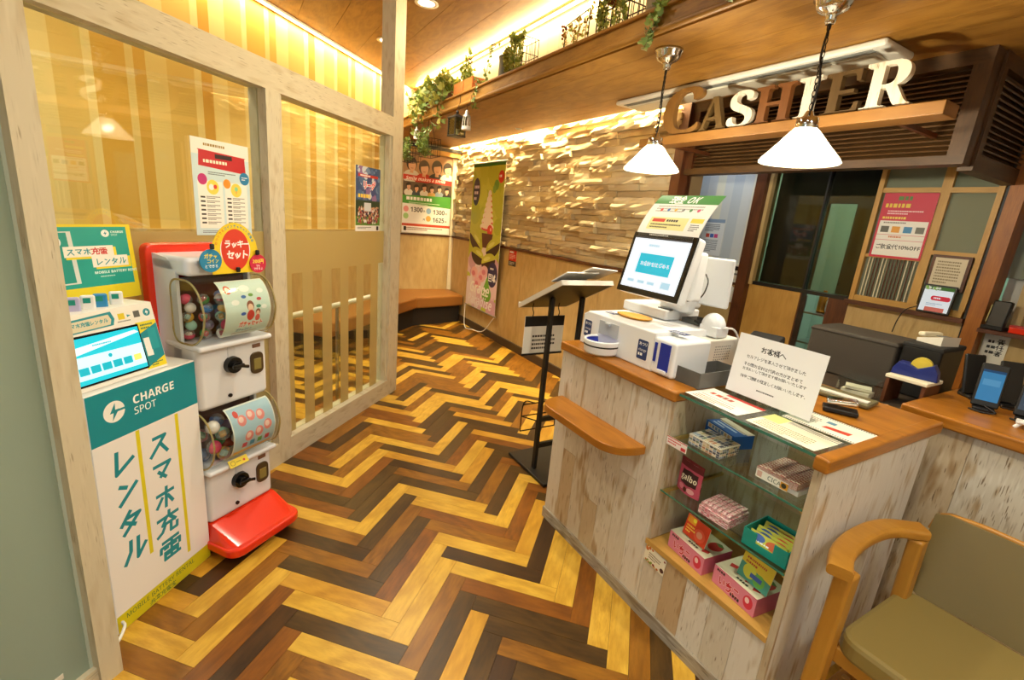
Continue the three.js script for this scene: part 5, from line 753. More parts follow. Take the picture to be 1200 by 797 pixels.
// ───────────────────────── sweets in the glass display ─────────────────────────
// box whose faces carry print: [right, left, top, bottom, front, back]
function printBox(parent, name, w, h, d, mats, x = 0, y = h / 2, z = 0, turn = 0) { const o = setup(new THREE.Mesh(new THREE.BoxGeometry(w, h, d), mats)); o.name = name; o.position.set(x, y, z); o.rotation.y = turn; parent.add(o); return o; }
{
  const S1 = 0.769, S2 = 0.556, S3 = 0.336;
  const grid = (bg, cols, n = 9, m = 4) => canvasTex(270, 120, (c, w, h) => { rect(c, 0, 0, w, h, bg); for (let i = 0; i < n; i++) for (let j = 0; j < m; j++) { rect(c, i * w / n + 2, j * h / m + 2, w / n - 4, h / m - 4, pick(cols)); } });
  const toy = printed(grid('#e8e4da', ['#c8b48a', '#8a9ab0', '#6a7a6a', '#d8c8b0', '#4a4a5a', '#b07a5a'])), blue = printed(canvasTex(270, 120, (c, w, h) => { rect(c, 0, 0, w, h, '#1c5aa8'); rect(c, 20, 10, w - 40, 40, '#d8d4c8'); for (let k = 0; k < 7; k++) rect(c, 30 + k * 30, 16, 22, 28, pick(['#c8a06a', '#6a8ab0', '#c85a4a'])); smallPrint(c, 30, 66, 200, 2, 24, '#cfe0f4'); })), blueP = std(0x1c5aa8, 0.4);
  { const g = cthing('card_box', 'shallow box printed with a grid of small pictures on the top glass shelf', 'box', 0.8, S1, 0.075, 0); printBox(g, 'carton', 0.125, 0.032, 0.1, [toy, toy, toy, toy, toy, toy]); part(g, 'tray_rim', bx(0.128, 0.004, 0.103, 0, 0.034, 0), std(0xd8d2c4, 0.5)); printBox(g, 'picture_cards', 0.118, 0.003, 0.094, [toy, toy, toy, toy, toy, toy], 0, 0.0375, 0); }
  { const g = cthing('card_box', 'blue carton behind the picture box on the top glass shelf', 'box', 0.775, S1, 0.19, -0.25); printBox(g, 'carton', 0.145, 0.05, 0.085, [blueP, blueP, blue, blueP, blue, blueP]); part(g, 'flap', bx(0.145, 0.002, 0.03, 0, 0.051, -0.028), std(0xc9c2b0, 0.5)); }
  const sticks = printed(canvasTex(256, 256, (c, w, h) => { rect(c, 0, 0, w, h, '#e8dcc8'); for (let k = 0; k < 12; k++) { rect(c, 0, k * 22, w, 11, '#a02430'); for (let i = 0; i < 9; i++) rect(c, rr(0, w), k * 22 + rr(0, 16), rr(8, 22), 5, '#f6efe2'); } }));
  { const g = cthing('candy_sticks', 'bundle of red striped candy sticks on the top glass shelf', 'candy', 1.04, S1, 0.12, 0); for (let k = 0; k < 9; k++) printBox(g, 'candy_stick', 0.013, 0.02, 0.15, [sticks, sticks, sticks, sticks, sticks, sticks], -0.056 + k * 0.014, 0.026 + (k % 3) * 0.002, 0); part(g, 'tray', bx(0.13, 0.014, 0.14, 0, 0.007, -0.004), M.paper); sheetPart(g, 'label', 0.1, 0.026, canvasTex(260, 70, (c, w, h) => { rect(c, 0, 0, w, h, '#eceade'); latin(c, 'CICA', 96, 52, 50, '#3a5a4a', { bold: false }); rect(c, 200, 6, 60, 58, '#d89a2a'); disc(c, 228, 34, 20, '#3a3426'); rect(c, 10, 10, 40, 50, '#d8b0a0'); }), -0.01, 0.017, 0.078); }
  { const g = cthing('chocolate_pouch', 'pink chocolate pouch lettered galbo standing on the lower glass shelf', 'chocolate', 0.737, S2, 0.08, -0.1); const t = printed(canvasTex(220, 230, (c, w, h) => { rect(c, 0, 0, w, h, '#c8506a'); rect(c, 0, 0, w, 40, '#6a1a24'); rect(c, 40, 60, 150, 100, '#3a1418'); disc(c, 115, 110, 80, '#3a1418', 56); latin(c, 'galbo', 115, 128, 58, '#f6ead0', { align: 'center' }); disc(c, 60, 190, 30, '#e88a9a', 20); disc(c, 150, 195, 34, '#f0b0b8', 20); disc(c, 100, 200, 18, '#5a2418'); }));
    const pg = new THREE.BoxGeometry(0.105, 0.118, 0.03, 8, 8, 1), pp = pg.attributes.position; for (let i = 0; i < pp.count; i++) { const x = pp.getX(i) / 0.0525, y = pp.getY(i) / 0.059; pp.setZ(i, pp.getZ(i) * (1 - x * x * 0.85) * (1 - Math.max(0, y) * 0.8)); } pg.computeVertexNormals(); part(g, 'pouch', pg.translate(0, 0.059, 0), t); part(g, 'seal', bx(0.105, 0.01, 0.003, 0, 0.122, 0), std(0x7a1e28, 0.4)); }
  { const g = cthing('candy_box', 'pink checked candy box on the lower glass shelf', 'candy', 0.885, S2, 0.08, 0.06); const t = printed(grid('#e0b8bc', ['#c85a6a', '#f2dcd8', '#8a3a44', '#d88a94', '#b8a090'], 10, 8)); printBox(g, 'carton', 0.11, 0.03, 0.12, [t, t, t, t, t, t]); for (let k = 0; k < 6; k++) printBox(g, 'candy_pack', 0.015, 0.012, 0.11, [t, t, t, t, t, t], -0.044 + k * 0.0175, 0.036, 0); }
  { const g = cthing('teal_tray', 'teal plastic tray with candy packs on the lower glass shelf', 'tray', 1.065, S2, 0.085, 0.05); const w = 0.135, d = 0.13; part(g, 'bottom', bx(w, 0.003, d, 0, 0.0015, 0), M.tealPlastic); part(g, 'side', [bx(0.003, 0.055, d, -w / 2, 0.0275, 0), bx(0.003, 0.055, d, w / 2, 0.0275, 0), bx(w, 0.055, 0.003, 0, 0.0275, -d / 2), bx(w * 0.3, 0.055, 0.003, -w * 0.35, 0.0275, d / 2), bx(w * 0.3, 0.055, 0.003, w * 0.35, 0.0275, d / 2), bx(w * 0.4, 0.022, 0.003, 0, 0.011, d / 2)], M.tealPlastic); const t = printed(canvasTex(160, 90, (c, w2, h) => { rect(c, 0, 0, w2, h, '#c8c84a'); disc(c, 40, 40, 30, '#4a6ab0'); disc(c, 110, 50, 34, '#d86a3a'); smallPrint(c, 20, 64, 120, 1, 24, '#fff'); })); for (let k = 0; k < 5; k++) { const o = printBox(g, 'candy_pack', 0.11, 0.035, 0.012, [t, t, t, t, t, t], -0.004 + (k % 2) * 0.008, 0.028, -0.045 + k * 0.021, 0.1); o.rotation.x = -0.5; } }
  const strawSide = printed(canvasTex(420, 130, (c, w, h) => { rect(c, 0, 0, w, h, '#e0849a'); smallPrint(c, 30, 12, 120, 1, 34, '#4a2a2a'); jp(c, 'いちこ', 60, 40, 70, '#c41830', { weight: 0.15, italic: 0.12, stroke: '#f6d8d8', strokeW: 3 }); smallPrint(c, 190, 98, 140, 1, 40, '#3a2024'); disc(c, 352, 66, 44, '#d8324a'); disc(c, 342, 56, 20, '#f8d0d0'); })), strawTop = printed(canvasTex(420, 330, (c, w, h) => { rect(c, 0, 0, w, h, '#dcd4bc'); smallPrint(c, 60, 40, 180, 1, 46, '#3a3020'); for (const [x, y] of [[40, 180], [130, 200], [220, 210], [310, 230]]) poly(c, [[x, y], [x + 60, y - 20], [x + 70, y + 20], [x + 20, y + 50]], '#b02a28'); disc(c, 330, 110, 60, '#c8322e', 74); poly(c, [[290, 60], [330, 30], [380, 56], [340, 80]], '#5a7a3a'); smallPrint(c, 180, 270, 160, 1, 44, '#2a2420'); })), pinkP = std(0xd8788e, 0.45), pinkD = std(0xc8647c, 0.45);
  const straw = (label, a) => { const g = cthing('strawberry_box', label, 'candy box', a, S3, 0.1, -0.1, 'strawberry candy boxes on the wooden shelf'); printBox(g, 'carton', 0.165, 0.068, 0.135, [pinkD, pinkD, strawTop, pinkP, strawSide, pinkP]); part(g, 'lid_seam', bx(0.1655, 0.0015, 0.1355, 0, 0.066, 0), pinkD); };
  straw('pink strawberry candy box under the orange card', 0.815); straw('pink strawberry candy box under the green and yellow card, beside the end panel', 1.01);
  const oc = canvasTex(240, 190, (c, w, h) => { rect(c, 0, 0, w, h, '#d8401e'); rect(c, 10, 10, 90, 60, '#e89a2a'); disc(c, 160, 120, 56, '#e85a3a'); disc(c, 160, 116, 30, '#f0a080'); smallPrint(c, 20, 90, 90, 3, 26, '#f6d850'); disc(c, 80, 30, 18, '#f2e040'); });
  sheetThing('price_card', 'orange candy card leaning on the left strawberry box', 'card', 0.105, 0.078, oc, cw(0.81, S3 + 0.112, 0.07), -0.1, { tilt: -0.22 });
  const gc = canvasTex(240, 190, (c, w, h) => { rect(c, 0, 0, w, h, '#e4c83a'); poly(c, [[0, 80], [w, 110], [w, h], [0, h]], '#4a9a8a'); disc(c, 80, 120, 50, '#d8d84a'); disc(c, 160, 140, 44, '#6ab04a'); smallPrint(c, 30, 30, 160, 2, 28, '#b84a2a'); rect(c, 90, 120, 90, 30, '#3a5ab0'); });
  sheetThing('price_card', 'green and yellow candy card leaning on the right strawberry box', 'card', 0.11, 0.09, gc, cw(1.04, S3 + 0.118, 0.07), -0.1, { tilt: -0.22 });
  sheetThing('price_tag', 'red and white price tag clipped to the upper glass shelf edge', 'price tag', 0.088, 0.032, canvasTex(220, 80, (c, w, h) => { rect(c, 0, 0, w, h, '#f2e6e2'); rect(c, 0, 0, w, 8, '#c82a3a'); smallPrint(c, 14, 22, 160, 2, 24, '#c82a3a'); rect(c, 160, 44, 50, 30, '#c82a3a'); }), cw(0.712, 0.755, -0.001), 0);
  sheetThing('price_tag', 'flower bordered card hanging from the wooden shelf edge', 'price tag', 0.1, 0.068, canvasTex(240, 170, (c, w, h) => { rect(c, 0, 0, w, h, '#ece4cc'); for (let k = 0; k < 16; k++) disc(c, rr(0, w), pick([rr(0, 24), rr(146, 170)]), rr(8, 16), pick(['#c86a2a', '#8a2a24', '#8a9a3a', '#d8a04a'])); smallPrint(c, 50, 56, 140, 3, 24, '#7a6a50'); disc(c, 216, 130, 22, '#4a2420'); disc(c, 20, 40, 18, '#c86a2a'); }), cw(0.716, 0.278, -0.004), 0, { roll: -0.08 });
}

// ───────────────────────── wooden armchair ─────────────────────────
{
  const g = cthing('armchair', 'wooden armchair with olive-brown padded seat and back beside the counter end', 'chair', 1.53, 0, 0.28);
  // local x = a - 1.51, z = 0.28 - b (front +z)
  const seat = ext(roundRect(-0.235, -0.2, 0.235, 0.19, 0.05), 0.035, 0.014, 8); seat.rotateX(-Math.PI / 2); part(g, 'seat', seat.translate(0, 0.404, 0), M.seat);
  part(g, 'seat_frame', [uvm(rb(0.5, 0.05, 0.03, 0.006, 0, 0.375, 0.185)), uvm(rb(0.5, 0.05, 0.03, 0.006, 0, 0.375, -0.185)), uvm(rb(0.03, 0.05, 0.36, 0.006, -0.235, 0.375, 0), true), uvm(rb(0.03, 0.05, 0.36, 0.006, 0.235, 0.375, 0), true)], M.chairWood);
  // backrest: slightly curved pad
  const bp = new THREE.BoxGeometry(0.48, 0.275, 0.03, 16, 6, 1), p = bp.attributes.position; for (let i = 0; i < p.count; i++) { const x = p.getX(i), y = p.getY(i); const e = Math.max(0, Math.abs(x) / 0.24 - 0.86) / 0.14; p.setXYZ(i, x, y * (1 - e * e * 0.12), p.getZ(i) * (1 - e * e * 0.5) + (x * x) * 0.25 - (y + 0.1375) * 0.12); } bp.computeVertexNormals();
  part(g, 'backrest', flat(bp).translate(0, 0.59, -0.215), M.seatBack);
  part(g, 'back_rim', wire([-0.24, -0.225, -0.15, -0.05, 0.05, 0.15, 0.225, 0.24].map((x, i) => V3(x, (i === 0 || i === 7) ? 0.66 : (i === 1 || i === 6 ? 0.712 : 0.728), -0.247 + x * x * 0.25)), 0.009, 40, 8), M.chairWood);
  for (const s of [-1, 1]) {
    part(g, 'leg', uvm(rot(rb(0.045, 0.64, 0.055, 0.01), -0.03).translate(s * 0.262, 0.32, 0.225), true), M.chairWood);
    part(g, 'leg', uvm(rot(rb(0.04, 0.66, 0.05, 0.01), 0.08).translate(s * 0.235, 0.33, -0.16), true), M.chairWood);
    // bowed arm
    const c = new THREE.CatmullRomCurve3([V3(s * 0.262, 0.655, 0.27), V3(s * 0.292, 0.662, 0.2), V3(s * 0.308, 0.668, 0.06), V3(s * 0.29, 0.672, -0.07), V3(s * 0.235, 0.675, -0.15)]), sec = roundRect(-0.017, -0.03, 0.017, 0.03, 0.013);
    part(g, 'armrest', uvm(new THREE.ExtrudeGeometry(sec, { steps: 30, extrudePath: c, curveSegments: 4, bevelEnabled: false })), M.chairWood);
    part(g, 'side_stretcher', uvm(rb(0.028, 0.04, 0.38, 0.008, s * 0.25, 0.2, 0.03), true), M.chairWood);
  }
  part(g, 'front_stretcher', uvm(rb(0.5, 0.045, 0.025, 0.006, 0, 0.2, 0.06)), M.chairWood);
}

// ───────────────────────── pendants, sign, air conditioner ─────────────────────────
for (const [a, label] of [[-0.175, 'white opal glass cone pendant lamp hanging by the C of the sign'], [0.585, 'white opal glass cone pendant lamp hanging by the I of the sign']]) {
  const b = 0.555, g = cthing('pendant_lamp', label, 'pendant lamp', a, 1.772, b, 0, 'pendant lamps over the counter');
  const up = HS - 1.772;
  part(g, 'ceiling_canopy', lathe([[0.0, up - 0.09], [0.014, up - 0.09], [0.02, up - 0.075], [0.018, up - 0.066], [0.026, up - 0.058], [0.046, up - 0.048], [0.058, up - 0.032], [0.06, up - 0.018], [0.068, up - 0.012], [0.068, up], [0, up]], 32), M.chrome);
  const ch = []; for (let k = 0; k < 13; k++) ch.push(rot(new THREE.TorusGeometry(0.009, 0.0022, 5, 12).scale(0.7, 1.35, 1), 0, k % 2 ? Math.PI / 2 : 0).translate(0, 0.2 + k * 0.0215, 0)); part(g, 'chain', ch, M.wireBlack);
  part(g, 'cord', wire([V3(0.004, 0.18, 0), V3(0.014, 0.28, 0.006), V3(-0.008, 0.37, -0.004), V3(0.003, up - 0.08, 0)], 0.004, 30), M.cord);
  part(g, 'socket_cap', lathe([[0, 0.185], [0.012, 0.183], [0.02, 0.165], [0.036, 0.158], [0.038, 0.14], [0.04, 0.122], [0.034, 0.12], [0.0, 0.12]], 28), M.chrome);
  const sm = phys(0xf6f2e6, 0.5, { transmission: 0.45, thickness: 0, side: THREE.DoubleSide }); sm.emissive.set(0xfff0d0); sm.emissiveIntensity = 0.2;
  part(g, 'shade', lathe([[0.036, 0.125], [0.05, 0.112], [0.085, 0.07], [0.132, 0.018], [0.14, 0.004], [0.138, 0.0], [0.134, 0.003], [0.126, 0.018], [0.08, 0.066], [0.046, 0.106], [0.034, 0.118]], 48), sm);
  part(g, 'bulb', new THREE.SphereGeometry(0.026, 16, 12).translate(0, 0.06, 0), glow(0xffeccc, 14));
  const l = new THREE.PointLight(SOFT, 2.8, 0, 2); l.position.copy(cw(a, 1.772 + 0.06, b)); l.castShadow = true; l.shadow.radius = 1.3; scene.add(l);
}
{
  const g = cthing('sign_shelf', 'narrow wooden shelf under the CASHIER letters', 'shelf', 0.06, 1.985, 1.02); part(g, 'board', uvm(rb(1.56, 0.05, 0.12, 0.004, 0, 0.025, 0)), wood(T.beige, 0.5, 0xb89468)); for (const x of [-0.6, 0.6]) part(g, 'bracket', bx(0.02, 0.02, 0.34, x, 0.01, -0.225), M.dark);
  const font = await new FontLoader().loadAsync('fonts/droid/droid_serif_bold.typeface.json');
  const woodM = [wood(T.beige, 0.5, 0xa88a66), wood(T.beige, 0.5, 0x7a6c56), wood(T.wash2, 0.5, 0xfffaf0), wood(T.beige, 0.5, 0x8c6446), wood(T.wash2, 0.5, 0xfffaf0), wood(T.beige, 0.5, 0x685a46), wood(T.wash2, 0.5, 0xfffaf0)], tone = ['light brown', 'dark brown', 'whitewashed', 'reddish brown', 'whitewashed', 'dark brown', 'whitewashed'];
  const at = [[-0.572, 0.255, 0.27], [-0.298, 0.175, 0.18], [-0.114, 0.178, 0.145], [0.035, 0.175, 0.2], [0.25, 0.178, 0.1], [0.372, 0.172, 0.15], [0.53, 0.18, 0.18]];
  'CASHIER'.split('').forEach((ch, i) => {
    const t = new TextGeometry(ch, { font, size: 1, depth: 0.03, curveSegments: 8, bevelEnabled: false }); t.computeBoundingBox(); const bb = t.boundingBox, [a, hh, ww] = at[i]; t.translate(-bb.min.x, -bb.min.y, 0); t.scale(ww / (bb.max.x - bb.min.x), hh / (bb.max.y - bb.min.y), 1.1);
    const p = cw(a, 2.0365, 1.02); solo('sign_letter', tone[i] + ' wooden letter ' + ch + ' of the cashier sign', 'letter', uvm(flat(t), true, i * 0.3), woodM[i], [p.x, p.y, p.z], 0, 'letters of the cashier sign');
  });
}
{
  const g = cthing('air_conditioner', 'white ceiling cassette air conditioner behind the cashier sign', 'air conditioner', -0.27, HS, 1.165);
  part(g, 'panel', rb(1.64, 0.03, 0.26, 0.012, 0, -0.016, 0), M.offwhite); part(g, 'inner_panel', rb(1.5, 0.012, 0.15, 0.004, 0, -0.034, -0.02), std(0xd8d2c0, 0.5)); for (const z of [0.072, 0.087, 0.102]) part(g, 'louvre', bx(1.52, 0.004, 0.006, 0, -0.033, z), M.grey6);
}
{ const g = cthing('spot_sensor', 'small round ceiling sensor in the lowered wood ceiling', 'sensor', -2.636, HS, 1.157); part(g, 'ring', lathe([[0, -0.006], [0.03, -0.006], [0.036, 0], [0, 0]], 20), M.rim); part(g, 'lens', cyl(0.014, 0.014, 0.008, 0, -0.008, 0, 16), M.offwhite); }

// ───────────────────────── plants and ornaments on the high shelf ─────────────────────────
const leafShape = (() => { const s = new THREE.Shape(); s.moveTo(0, 0); s.lineTo(0.35, 0.15); s.lineTo(0.5, 0.45); s.lineTo(0.25, 0.55); s.lineTo(0.12, 1); s.lineTo(-0.12, 1); s.lineTo(-0.25, 0.55); s.lineTo(-0.5, 0.45); s.lineTo(-0.35, 0.15); s.lineTo(0, 0); const g = new THREE.ShapeGeometry(s); const p = g.attributes.position; for (let i = 0; i < p.count; i++) p.setZ(i, -Math.abs(p.getX(i)) * 0.35); g.computeVertexNormals(); return flat(g); })();
function leaves(pts, size, spread, per) { const out = []; for (const q of pts) for (let k = 0; k < per; k++) { const s = size * rr(0.65, 1.25), g = leafShape.clone(); g.scale(s, s, s); g.rotateX(rr(-1.6, 1.2)); g.rotateY(rr(0, 6.28)); g.rotateZ(rr(-0.9, 0.9)); g.translate(q.x + rr(-1, 1) * spread, q.y + rr(-1, 1) * spread, q.z + rr(-1, 1) * spread); out.push(g); } return out; }
const strand = (pts, n) => new THREE.CatmullRomCurve3(pts).getPoints(n);
function ivy(g, strands, size, spread, per, mats) { const stems = strands.map((s) => wire(s, 0.0022, s.length * 5, 5)); part(g, 'stem', stems, M.stem); mats.forEach((m, i) => part(g, 'foliage', merge(leaves(strands.flatMap((s) => strand(s, Math.max(6, s.length * 5))), size, spread, per).filter((_, k) => k % mats.length === i)), m).userData.kind = 'stuff'); }
const SH = 2.451;
{ // trailing ivy at the far end, growing in a trough
  const g = cthing('ivy_trough', 'bushy ivy spilling over the far end of the high shelf', 'ivy', -3.05, SH, 0.5);
  part(g, 'trough', [rb(0.8, 0.08, 0.14, 0.006, 0, 0.04, 0)], M.terracotta);
  const st = []; for (let k = 0; k < 24; k++) { const x = rr(-0.55, 0.5), z = rr(-0.02, 0.08); st.push([V3(THREE.MathUtils.clamp(x, -0.36, 0.36), 0.08, z), V3(x + rr(-0.05, 0.05), rr(0.12, 0.22), z + 0.05), V3(x + rr(-0.1, 0.1), rr(0.04, 0.18), 0.15), V3(x + rr(-0.12, 0.12), rr(-0.14, 0.08), 0.15 + rr(0, 0.05))]); } for (const x of [-0.3, 0.3]) st.push([V3(x, 0.08, 0.05), V3(x, 0.04, 0.14), V3(x + 0.03, -0.12, 0.15), V3(x - 0.02, -0.26, 0.15)]);
  ivy(g, st, 0.056, 0.035, 1, [M.leaf, M.leaf2, M.leafDark]);
}
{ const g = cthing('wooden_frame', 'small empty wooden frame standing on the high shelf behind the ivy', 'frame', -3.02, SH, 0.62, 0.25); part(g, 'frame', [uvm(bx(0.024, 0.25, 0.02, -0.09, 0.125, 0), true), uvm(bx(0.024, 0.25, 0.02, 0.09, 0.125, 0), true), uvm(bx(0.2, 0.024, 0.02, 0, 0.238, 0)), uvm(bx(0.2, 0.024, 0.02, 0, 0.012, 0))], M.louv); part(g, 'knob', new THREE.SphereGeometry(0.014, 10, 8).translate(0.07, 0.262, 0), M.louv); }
{ const g = cthing('planter_box', 'honey wood planter box with a wire trellis on the high shelf', 'planter', -2.27, SH, 0.44); part(g, 'box', [uvm(rb(0.38, 0.085, 0.012, 0.003, 0, 0.043, 0.055)), uvm(rb(0.38, 0.085, 0.012, 0.003, 0, 0.043, -0.055)), uvm(rb(0.012, 0.085, 0.1, 0.003, -0.184, 0.043, 0), true), uvm(rb(0.012, 0.085, 0.1, 0.003, 0.184, 0.043, 0), true)], wood(T.oak, 0.45, 0xffd090)); part(g, 'slat_line', bx(0.003, 0.08, 0.002, 0.02, 0.043, 0.062), M.dark); part(g, 'soil', bx(0.36, 0.01, 0.1, 0, 0.07, 0), M.benchBase);
  part(g, 'trellis', [rod(V3(-0.09, 0.07, 0), V3(-0.09, 0.26, 0), 0.003), rod(V3(0.01, 0.07, 0), V3(0.01, 0.26, 0), 0.003), rod(V3(-0.09, 0.26, 0), V3(0.01, 0.26, 0), 0.003), rod(V3(-0.09, 0.2, 0), V3(0.01, 0.2, 0), 0.003), rod(V3(-0.09, 0.23, 0), V3(0.01, 0.23, 0), 0.002)], M.wireBlack); const st = []; for (let k = 0; k < 7; k++) { const x = rr(-0.14, 0.06); st.push([V3(x, 0.07, 0), V3(x + rr(-0.03, 0.03), 0.12, rr(-0.02, 0.03)), V3(x + rr(-0.05, 0.05), rr(0.13, 0.22), rr(-0.03, 0.05))]); } st.push([V3(-0.04, 0.2, 0), V3(-0.04, 0.26, 0), V3(-0.03, 0.31, 0)]); ivy(g, st, 0.03, 0.018, 2, [M.leaf2, M.leaf]); }
{ const g = cthing('hanging_vine', 'thin vine creeping up beside the grey pot and over the shelf edge', 'vine', -1.98, SH, 0.42); ivy(g, [[V3(0.05, 0, 0), V3(0.07, 0.1, 0), V3(0.13, 0.2, 0.01), V3(0.2, 0.24, 0)], [V3(0.05, 0, 0.01), V3(0.02, 0.02, 0.05), V3(0, -0.08, 0.055), V3(-0.03, -0.17, 0.055)]], 0.026, 0.018, 2, [M.leaf, M.leafDark]); part(g, 'root_ball', new THREE.SphereGeometry(0.025, 10, 8).scale(1, 0.7, 1).translate(0.05, 0.016, 0), M.moss); }
{ const g = cthing('grey_pot', 'dark grey jug-like pot with yellow moss on the high shelf', 'pot', -1.68, SH, 0.47); part(g, 'pot', lathe([[0, 0], [0.058, 0], [0.062, 0.02], [0.06, 0.12], [0.066, 0.15], [0.058, 0.15], [0.052, 0.12], [0.05, 0.02], [0, 0.01]], 24), M.pot); part(g, 'handle', wire([V3(-0.058, 0.13, 0), V3(-0.1, 0.12, 0), V3(-0.1, 0.1, 0), V3(-0.062, 0.09, 0)], 0.006, 16), M.terracotta); ivy(g, [0, 1, 2, 3, 4, 5, 6].map((k) => [V3(0.0, 0.14, 0), V3(0.03 + k * 0.008, 0.18, 0.03), V3(0.06 + k * 0.012, 0.12, 0.05), V3(0.08 + k * 0.008, 0.02, 0.055)]), 0.02, 0.012, 3, [M.moss, M.leaf2]); }
function cage(g, w, h, d, r = 0.0025) { const o = []; const c = [[-w / 2, -d / 2], [w / 2, -d / 2], [w / 2, d / 2], [-w / 2, d / 2]]; c.forEach(([x, z], i) => { const [x2, z2] = c[(i + 1) % 4]; o.push(rod(V3(x, 0, z), V3(x, h, z), r)); for (const y of [0.003, h / 2, h]) o.push(rod(V3(x, y, z), V3(x2, y, z2), r)); for (let k = 1; k < 4; k++) o.push(rod(V3(x + (x2 - x) * k / 4, 0, z + (z2 - z) * k / 4), V3(x + (x2 - x) * k / 4, h, z + (z2 - z) * k / 4), r * 0.7)); }); return part(g, 'wire_cage', o, M.wireBlack); }
{ const g = cthing('wire_basket', 'tall wire basket wrapped in ivy standing on the high shelf', 'wire basket', -1.44, SH, 0.47); cage(g, 0.16, 0.2, 0.12); const st = []; for (let k = 0; k < 9; k++) { const x = rr(-0.08, 0.08); st.push([V3(x, 0.01, 0.05), V3(x + rr(-0.03, 0.03), 0.1, 0.065), V3(x + rr(-0.04, 0.04), 0.2, 0.06), V3(x + rr(-0.05, 0.05), rr(0.1, 0.24), 0.07)]); } ivy(g, st, 0.024, 0.014, 2, [M.leaf, M.leaf2]); }
{ const g = cthing('wire_rack', 'long low wire rack with sparse ivy and red berries on the high shelf', 'wire rack', -0.78, SH, 0.43); part(g, 'wire_frame', [rod(V3(-0.16, 0.003, 0.03), V3(0.2, 0.003, 0.03), 0.004), rod(V3(-0.12, 0.14, 0), V3(0.1, 0.17, 0), 0.003), rod(V3(-0.13, 0, 0), V3(-0.12, 0.14, 0), 0.003), rod(V3(0.1, 0, 0), V3(0.1, 0.17, 0), 0.003), rod(V3(-0.16, 0.003, -0.06), V3(0.2, 0.003, -0.06), 0.004), rod(V3(-0.16, 0.003, 0.03), V3(-0.16, 0.003, -0.06), 0.004), rod(V3(0.2, 0.003, 0.03), V3(0.2, 0.003, -0.06), 0.004)], M.wireBlack); ivy(g, [[V3(-0.12, 0, 0), V3(-0.1, 0.08, 0.01), V3(-0.06, 0.14, 0)], [V3(0.0, 0, 0), V3(0.02, 0.09, 0.01), V3(0.0, 0.16, 0)], [V3(0.08, 0, 0), V3(0.09, 0.1, 0.01), V3(0.12, 0.17, 0)], [V3(-0.06, 0, 0), V3(-0.03, 0.05, 0), V3(-0.04, 0.1, 0.02)]], 0.02, 0.016, 2, [M.leaf2, M.dry]); const br = []; for (let k = 0; k < 16; k++) br.push(new THREE.SphereGeometry(0.007, 6, 5).translate(-0.13 + rr(-0.012, 0.012), rr(0.07, 0.14), rr(-0.01, 0.02))); part(g, 'berries', br, M.berry).userData.kind = 'stuff'; }
{ const g = cthing('wire_cage_pots', 'dark wire cage with ivy and two brown bowls on the high shelf', 'wire cage', -0.45, SH, 0.46); cage(g, 0.24, 0.19, 0.12, 0.0035); for (const x of [-0.05, 0.07]) part(g, 'bowl', lathe([[0, 0], [0.03, 0], [0.055, 0.035], [0.058, 0.05], [0.05, 0.05], [0.026, 0.008], [0, 0.008]], 20).rotateZ(0.5).translate(x, 0.15, 0.0), M.terracotta); const st = []; for (let k = 0; k < 9; k++) { const x = rr(-0.12, 0.12); st.push([V3(x, 0.01, 0.05), V3(x + rr(-0.03, 0.03), 0.08, 0.06), V3(x + rr(-0.05, 0.05), rr(0.12, 0.2), 0.05)]); } ivy(g, st, 0.022, 0.014, 2, [M.leaf2, M.leaf]); }
{ const g = cthing('zinc_pot', 'pale zinc pot at the right of the high shelf', 'pot', -0.2, SH, 0.46); part(g, 'pot', lathe([[0, 0], [0.045, 0], [0.062, 0.14], [0.066, 0.15], [0.06, 0.15], [0.042, 0.01], [0, 0.01]], 24), M.zincPot); part(g, 'rib', [new THREE.TorusGeometry(0.0495, 0.0025, 6, 24).rotateX(Math.PI / 2).translate(0, 0.03, 0)], M.zinc); }
{ const g = cthing('hanging_ivy', 'long ivy strand hanging from the shelf edge beside the left pendant', 'ivy', -0.08, SH, 0.4); ivy(g, [[V3(0.03, 0, -0.03), V3(0.02, 0.02, 0.03), V3(0.0, -0.04, 0.045), V3(-0.03, -0.12, 0.045), V3(-0.06, -0.17, 0.04)], [V3(0.04, 0.06, 0), V3(0.02, 0.04, 0.04), V3(0.02, -0.05, 0.05)]], 0.034, 0.014, 3, [M.leaf, M.leafDark]); const h = cthing('hanging_ivy', 'short ivy tip hanging from the shelf edge above the counter', 'ivy', 0.3, SH, 0.4); ivy(h, [[V3(0, 0, -0.03), V3(0, 0.02, 0.03), V3(0, -0.06, 0.045), V3(0.005, -0.11, 0.045)]], 0.03, 0.012, 3, [M.leaf, M.leafDark]); }
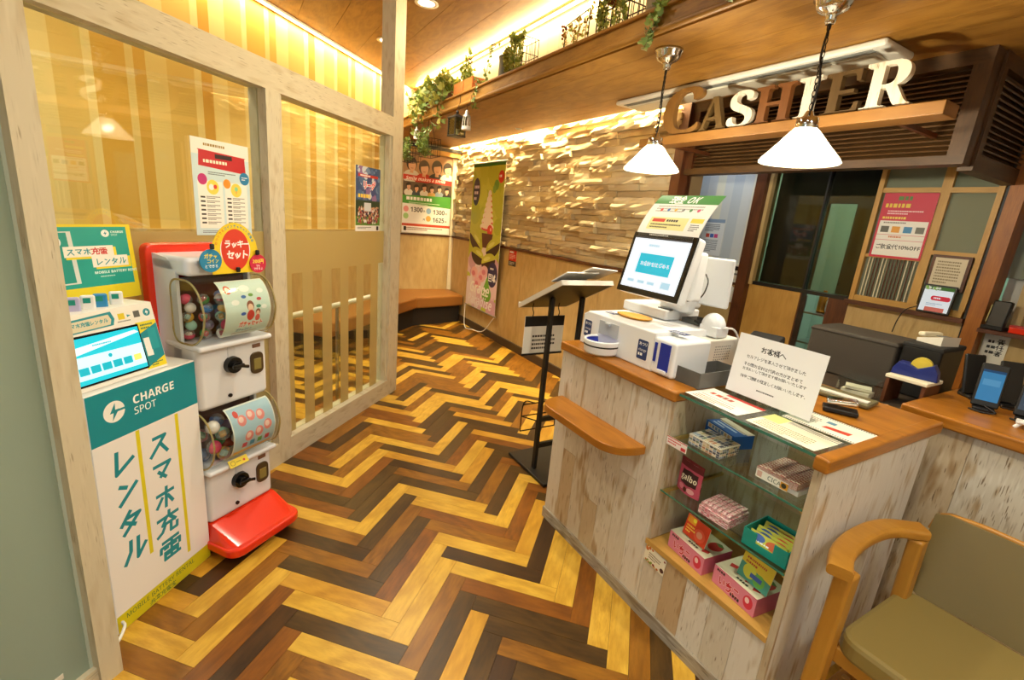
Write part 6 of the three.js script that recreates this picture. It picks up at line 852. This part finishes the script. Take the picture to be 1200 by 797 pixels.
// lanterns and baskets hung from the shelf edge
function whiteLantern(label, a, y, k) { const g = cthing('hanging_lantern', label, 'lantern', a, y, 0.345); part(g, 'base', cyl(0.042 * k, 0.045 * k, 0.03 * k, 0, 0.015 * k, 0, 8), M.white); const gl = []; for (let i = 0; i < 8; i++) { const t = i / 8 * 6.283; gl.push(rod(V3(Math.cos(t) * 0.04 * k, 0.03 * k, Math.sin(t) * 0.04 * k), V3(Math.cos(t) * 0.03 * k, 0.11 * k, Math.sin(t) * 0.03 * k), 0.003 * k)); } part(g, 'bars', gl, M.white); part(g, 'glass', cyl(0.028 * k, 0.037 * k, 0.08 * k, 0, 0.07 * k, 0, 16, true), M.clear); part(g, 'roof', lathe([[0.036 * k, 0.108 * k], [0.03 * k, 0.122 * k], [0.018 * k, 0.13 * k], [0.018 * k, 0.15 * k], [0.008 * k, 0.165 * k], [0, 0.17 * k]], 16), M.zinc); part(g, 'hanger', wire([V3(0, 0.165 * k, 0), V3(0.004, 0.2 * k, 0), V3(0, 0.215 * k, -0.02), V3(0, 2.4 - y, -0.035)], 0.002, 16), M.wireBlack); }
whiteLantern('white lantern with zinc roof hanging from the shelf edge beside the black lantern', -2.07, 2.13, 0.9); whiteLantern('small white lantern hanging half hidden by the ivy', -3.3, 2.17, 0.75);
{ const g = cthing('black_lantern', 'black square lantern with glass sides hanging below the shelf edge', 'lantern', -2.3, 2.1, 0.36, 0.2); part(g, 'base', rb(0.115, 0.012, 0.115, 0.002, 0, 0.006, 0), M.black); for (const [x, z] of [[-1, -1], [1, -1], [1, 1], [-1, 1]]) part(g, 'corner_post', bx(0.01, 0.13, 0.01, x * 0.05, 0.077, z * 0.05), M.black); for (const s of [-1, 1]) { part(g, 'glass', bx(0.09, 0.13, 0.002, 0, 0.077, s * 0.05), M.smoke); part(g, 'glass', bx(0.002, 0.13, 0.09, s * 0.05, 0.077, 0), M.smoke); } part(g, 'roof', [rb(0.12, 0.01, 0.12, 0.002, 0, 0.147, 0), rot(new THREE.ConeGeometry(0.075, 0.035, 4), 0, Math.PI / 4).translate(0, 0.17, 0), new THREE.SphereGeometry(0.014, 10, 8).translate(0, 0.196, 0)], M.black); part(g, 'candle', cyl(0.02, 0.02, 0.05, 0.012, 0.037, 0, 14), M.cream); part(g, 'hanger', wire([V3(0, 0.2, 0), V3(0.01, 0.24, 0), V3(0, 0.27, -0.02), V3(0, 0.33, -0.02)], 0.003, 16), M.wireBlack); }
for (const [a, y, label] of [[-3.05, 1.99, 'wire hanging basket full of ivy below the shelf end'], [-3.62, 1.97, 'wire hanging basket of ivy nearest the partition post']]) { const g = cthing('hanging_basket', label, 'hanging basket', a, y, 0.4); cage(g, 0.26, 0.16, 0.12); const st = []; for (let k = 0; k < 14; k++) { const x = rr(-0.12, 0.12); st.push([V3(x, 0.02, 0.03), V3(x + rr(-0.04, 0.04), 0.1, 0.07), V3(x + rr(-0.05, 0.05), rr(0.12, 0.24), rr(0.03, 0.09))]); } ivy(g, st, 0.026, 0.018, 2, [M.leaf, M.leafDark]); part(g, 'hanger', [rod(V3(-0.12, 0.16, 0), V3(0, 2.4 - y, 0.01), 0.0025), rod(V3(0.12, 0.16, 0), V3(0, 2.4 - y, 0.01), 0.0025)], M.wireBlack); }
renderer.render(scene, camera);
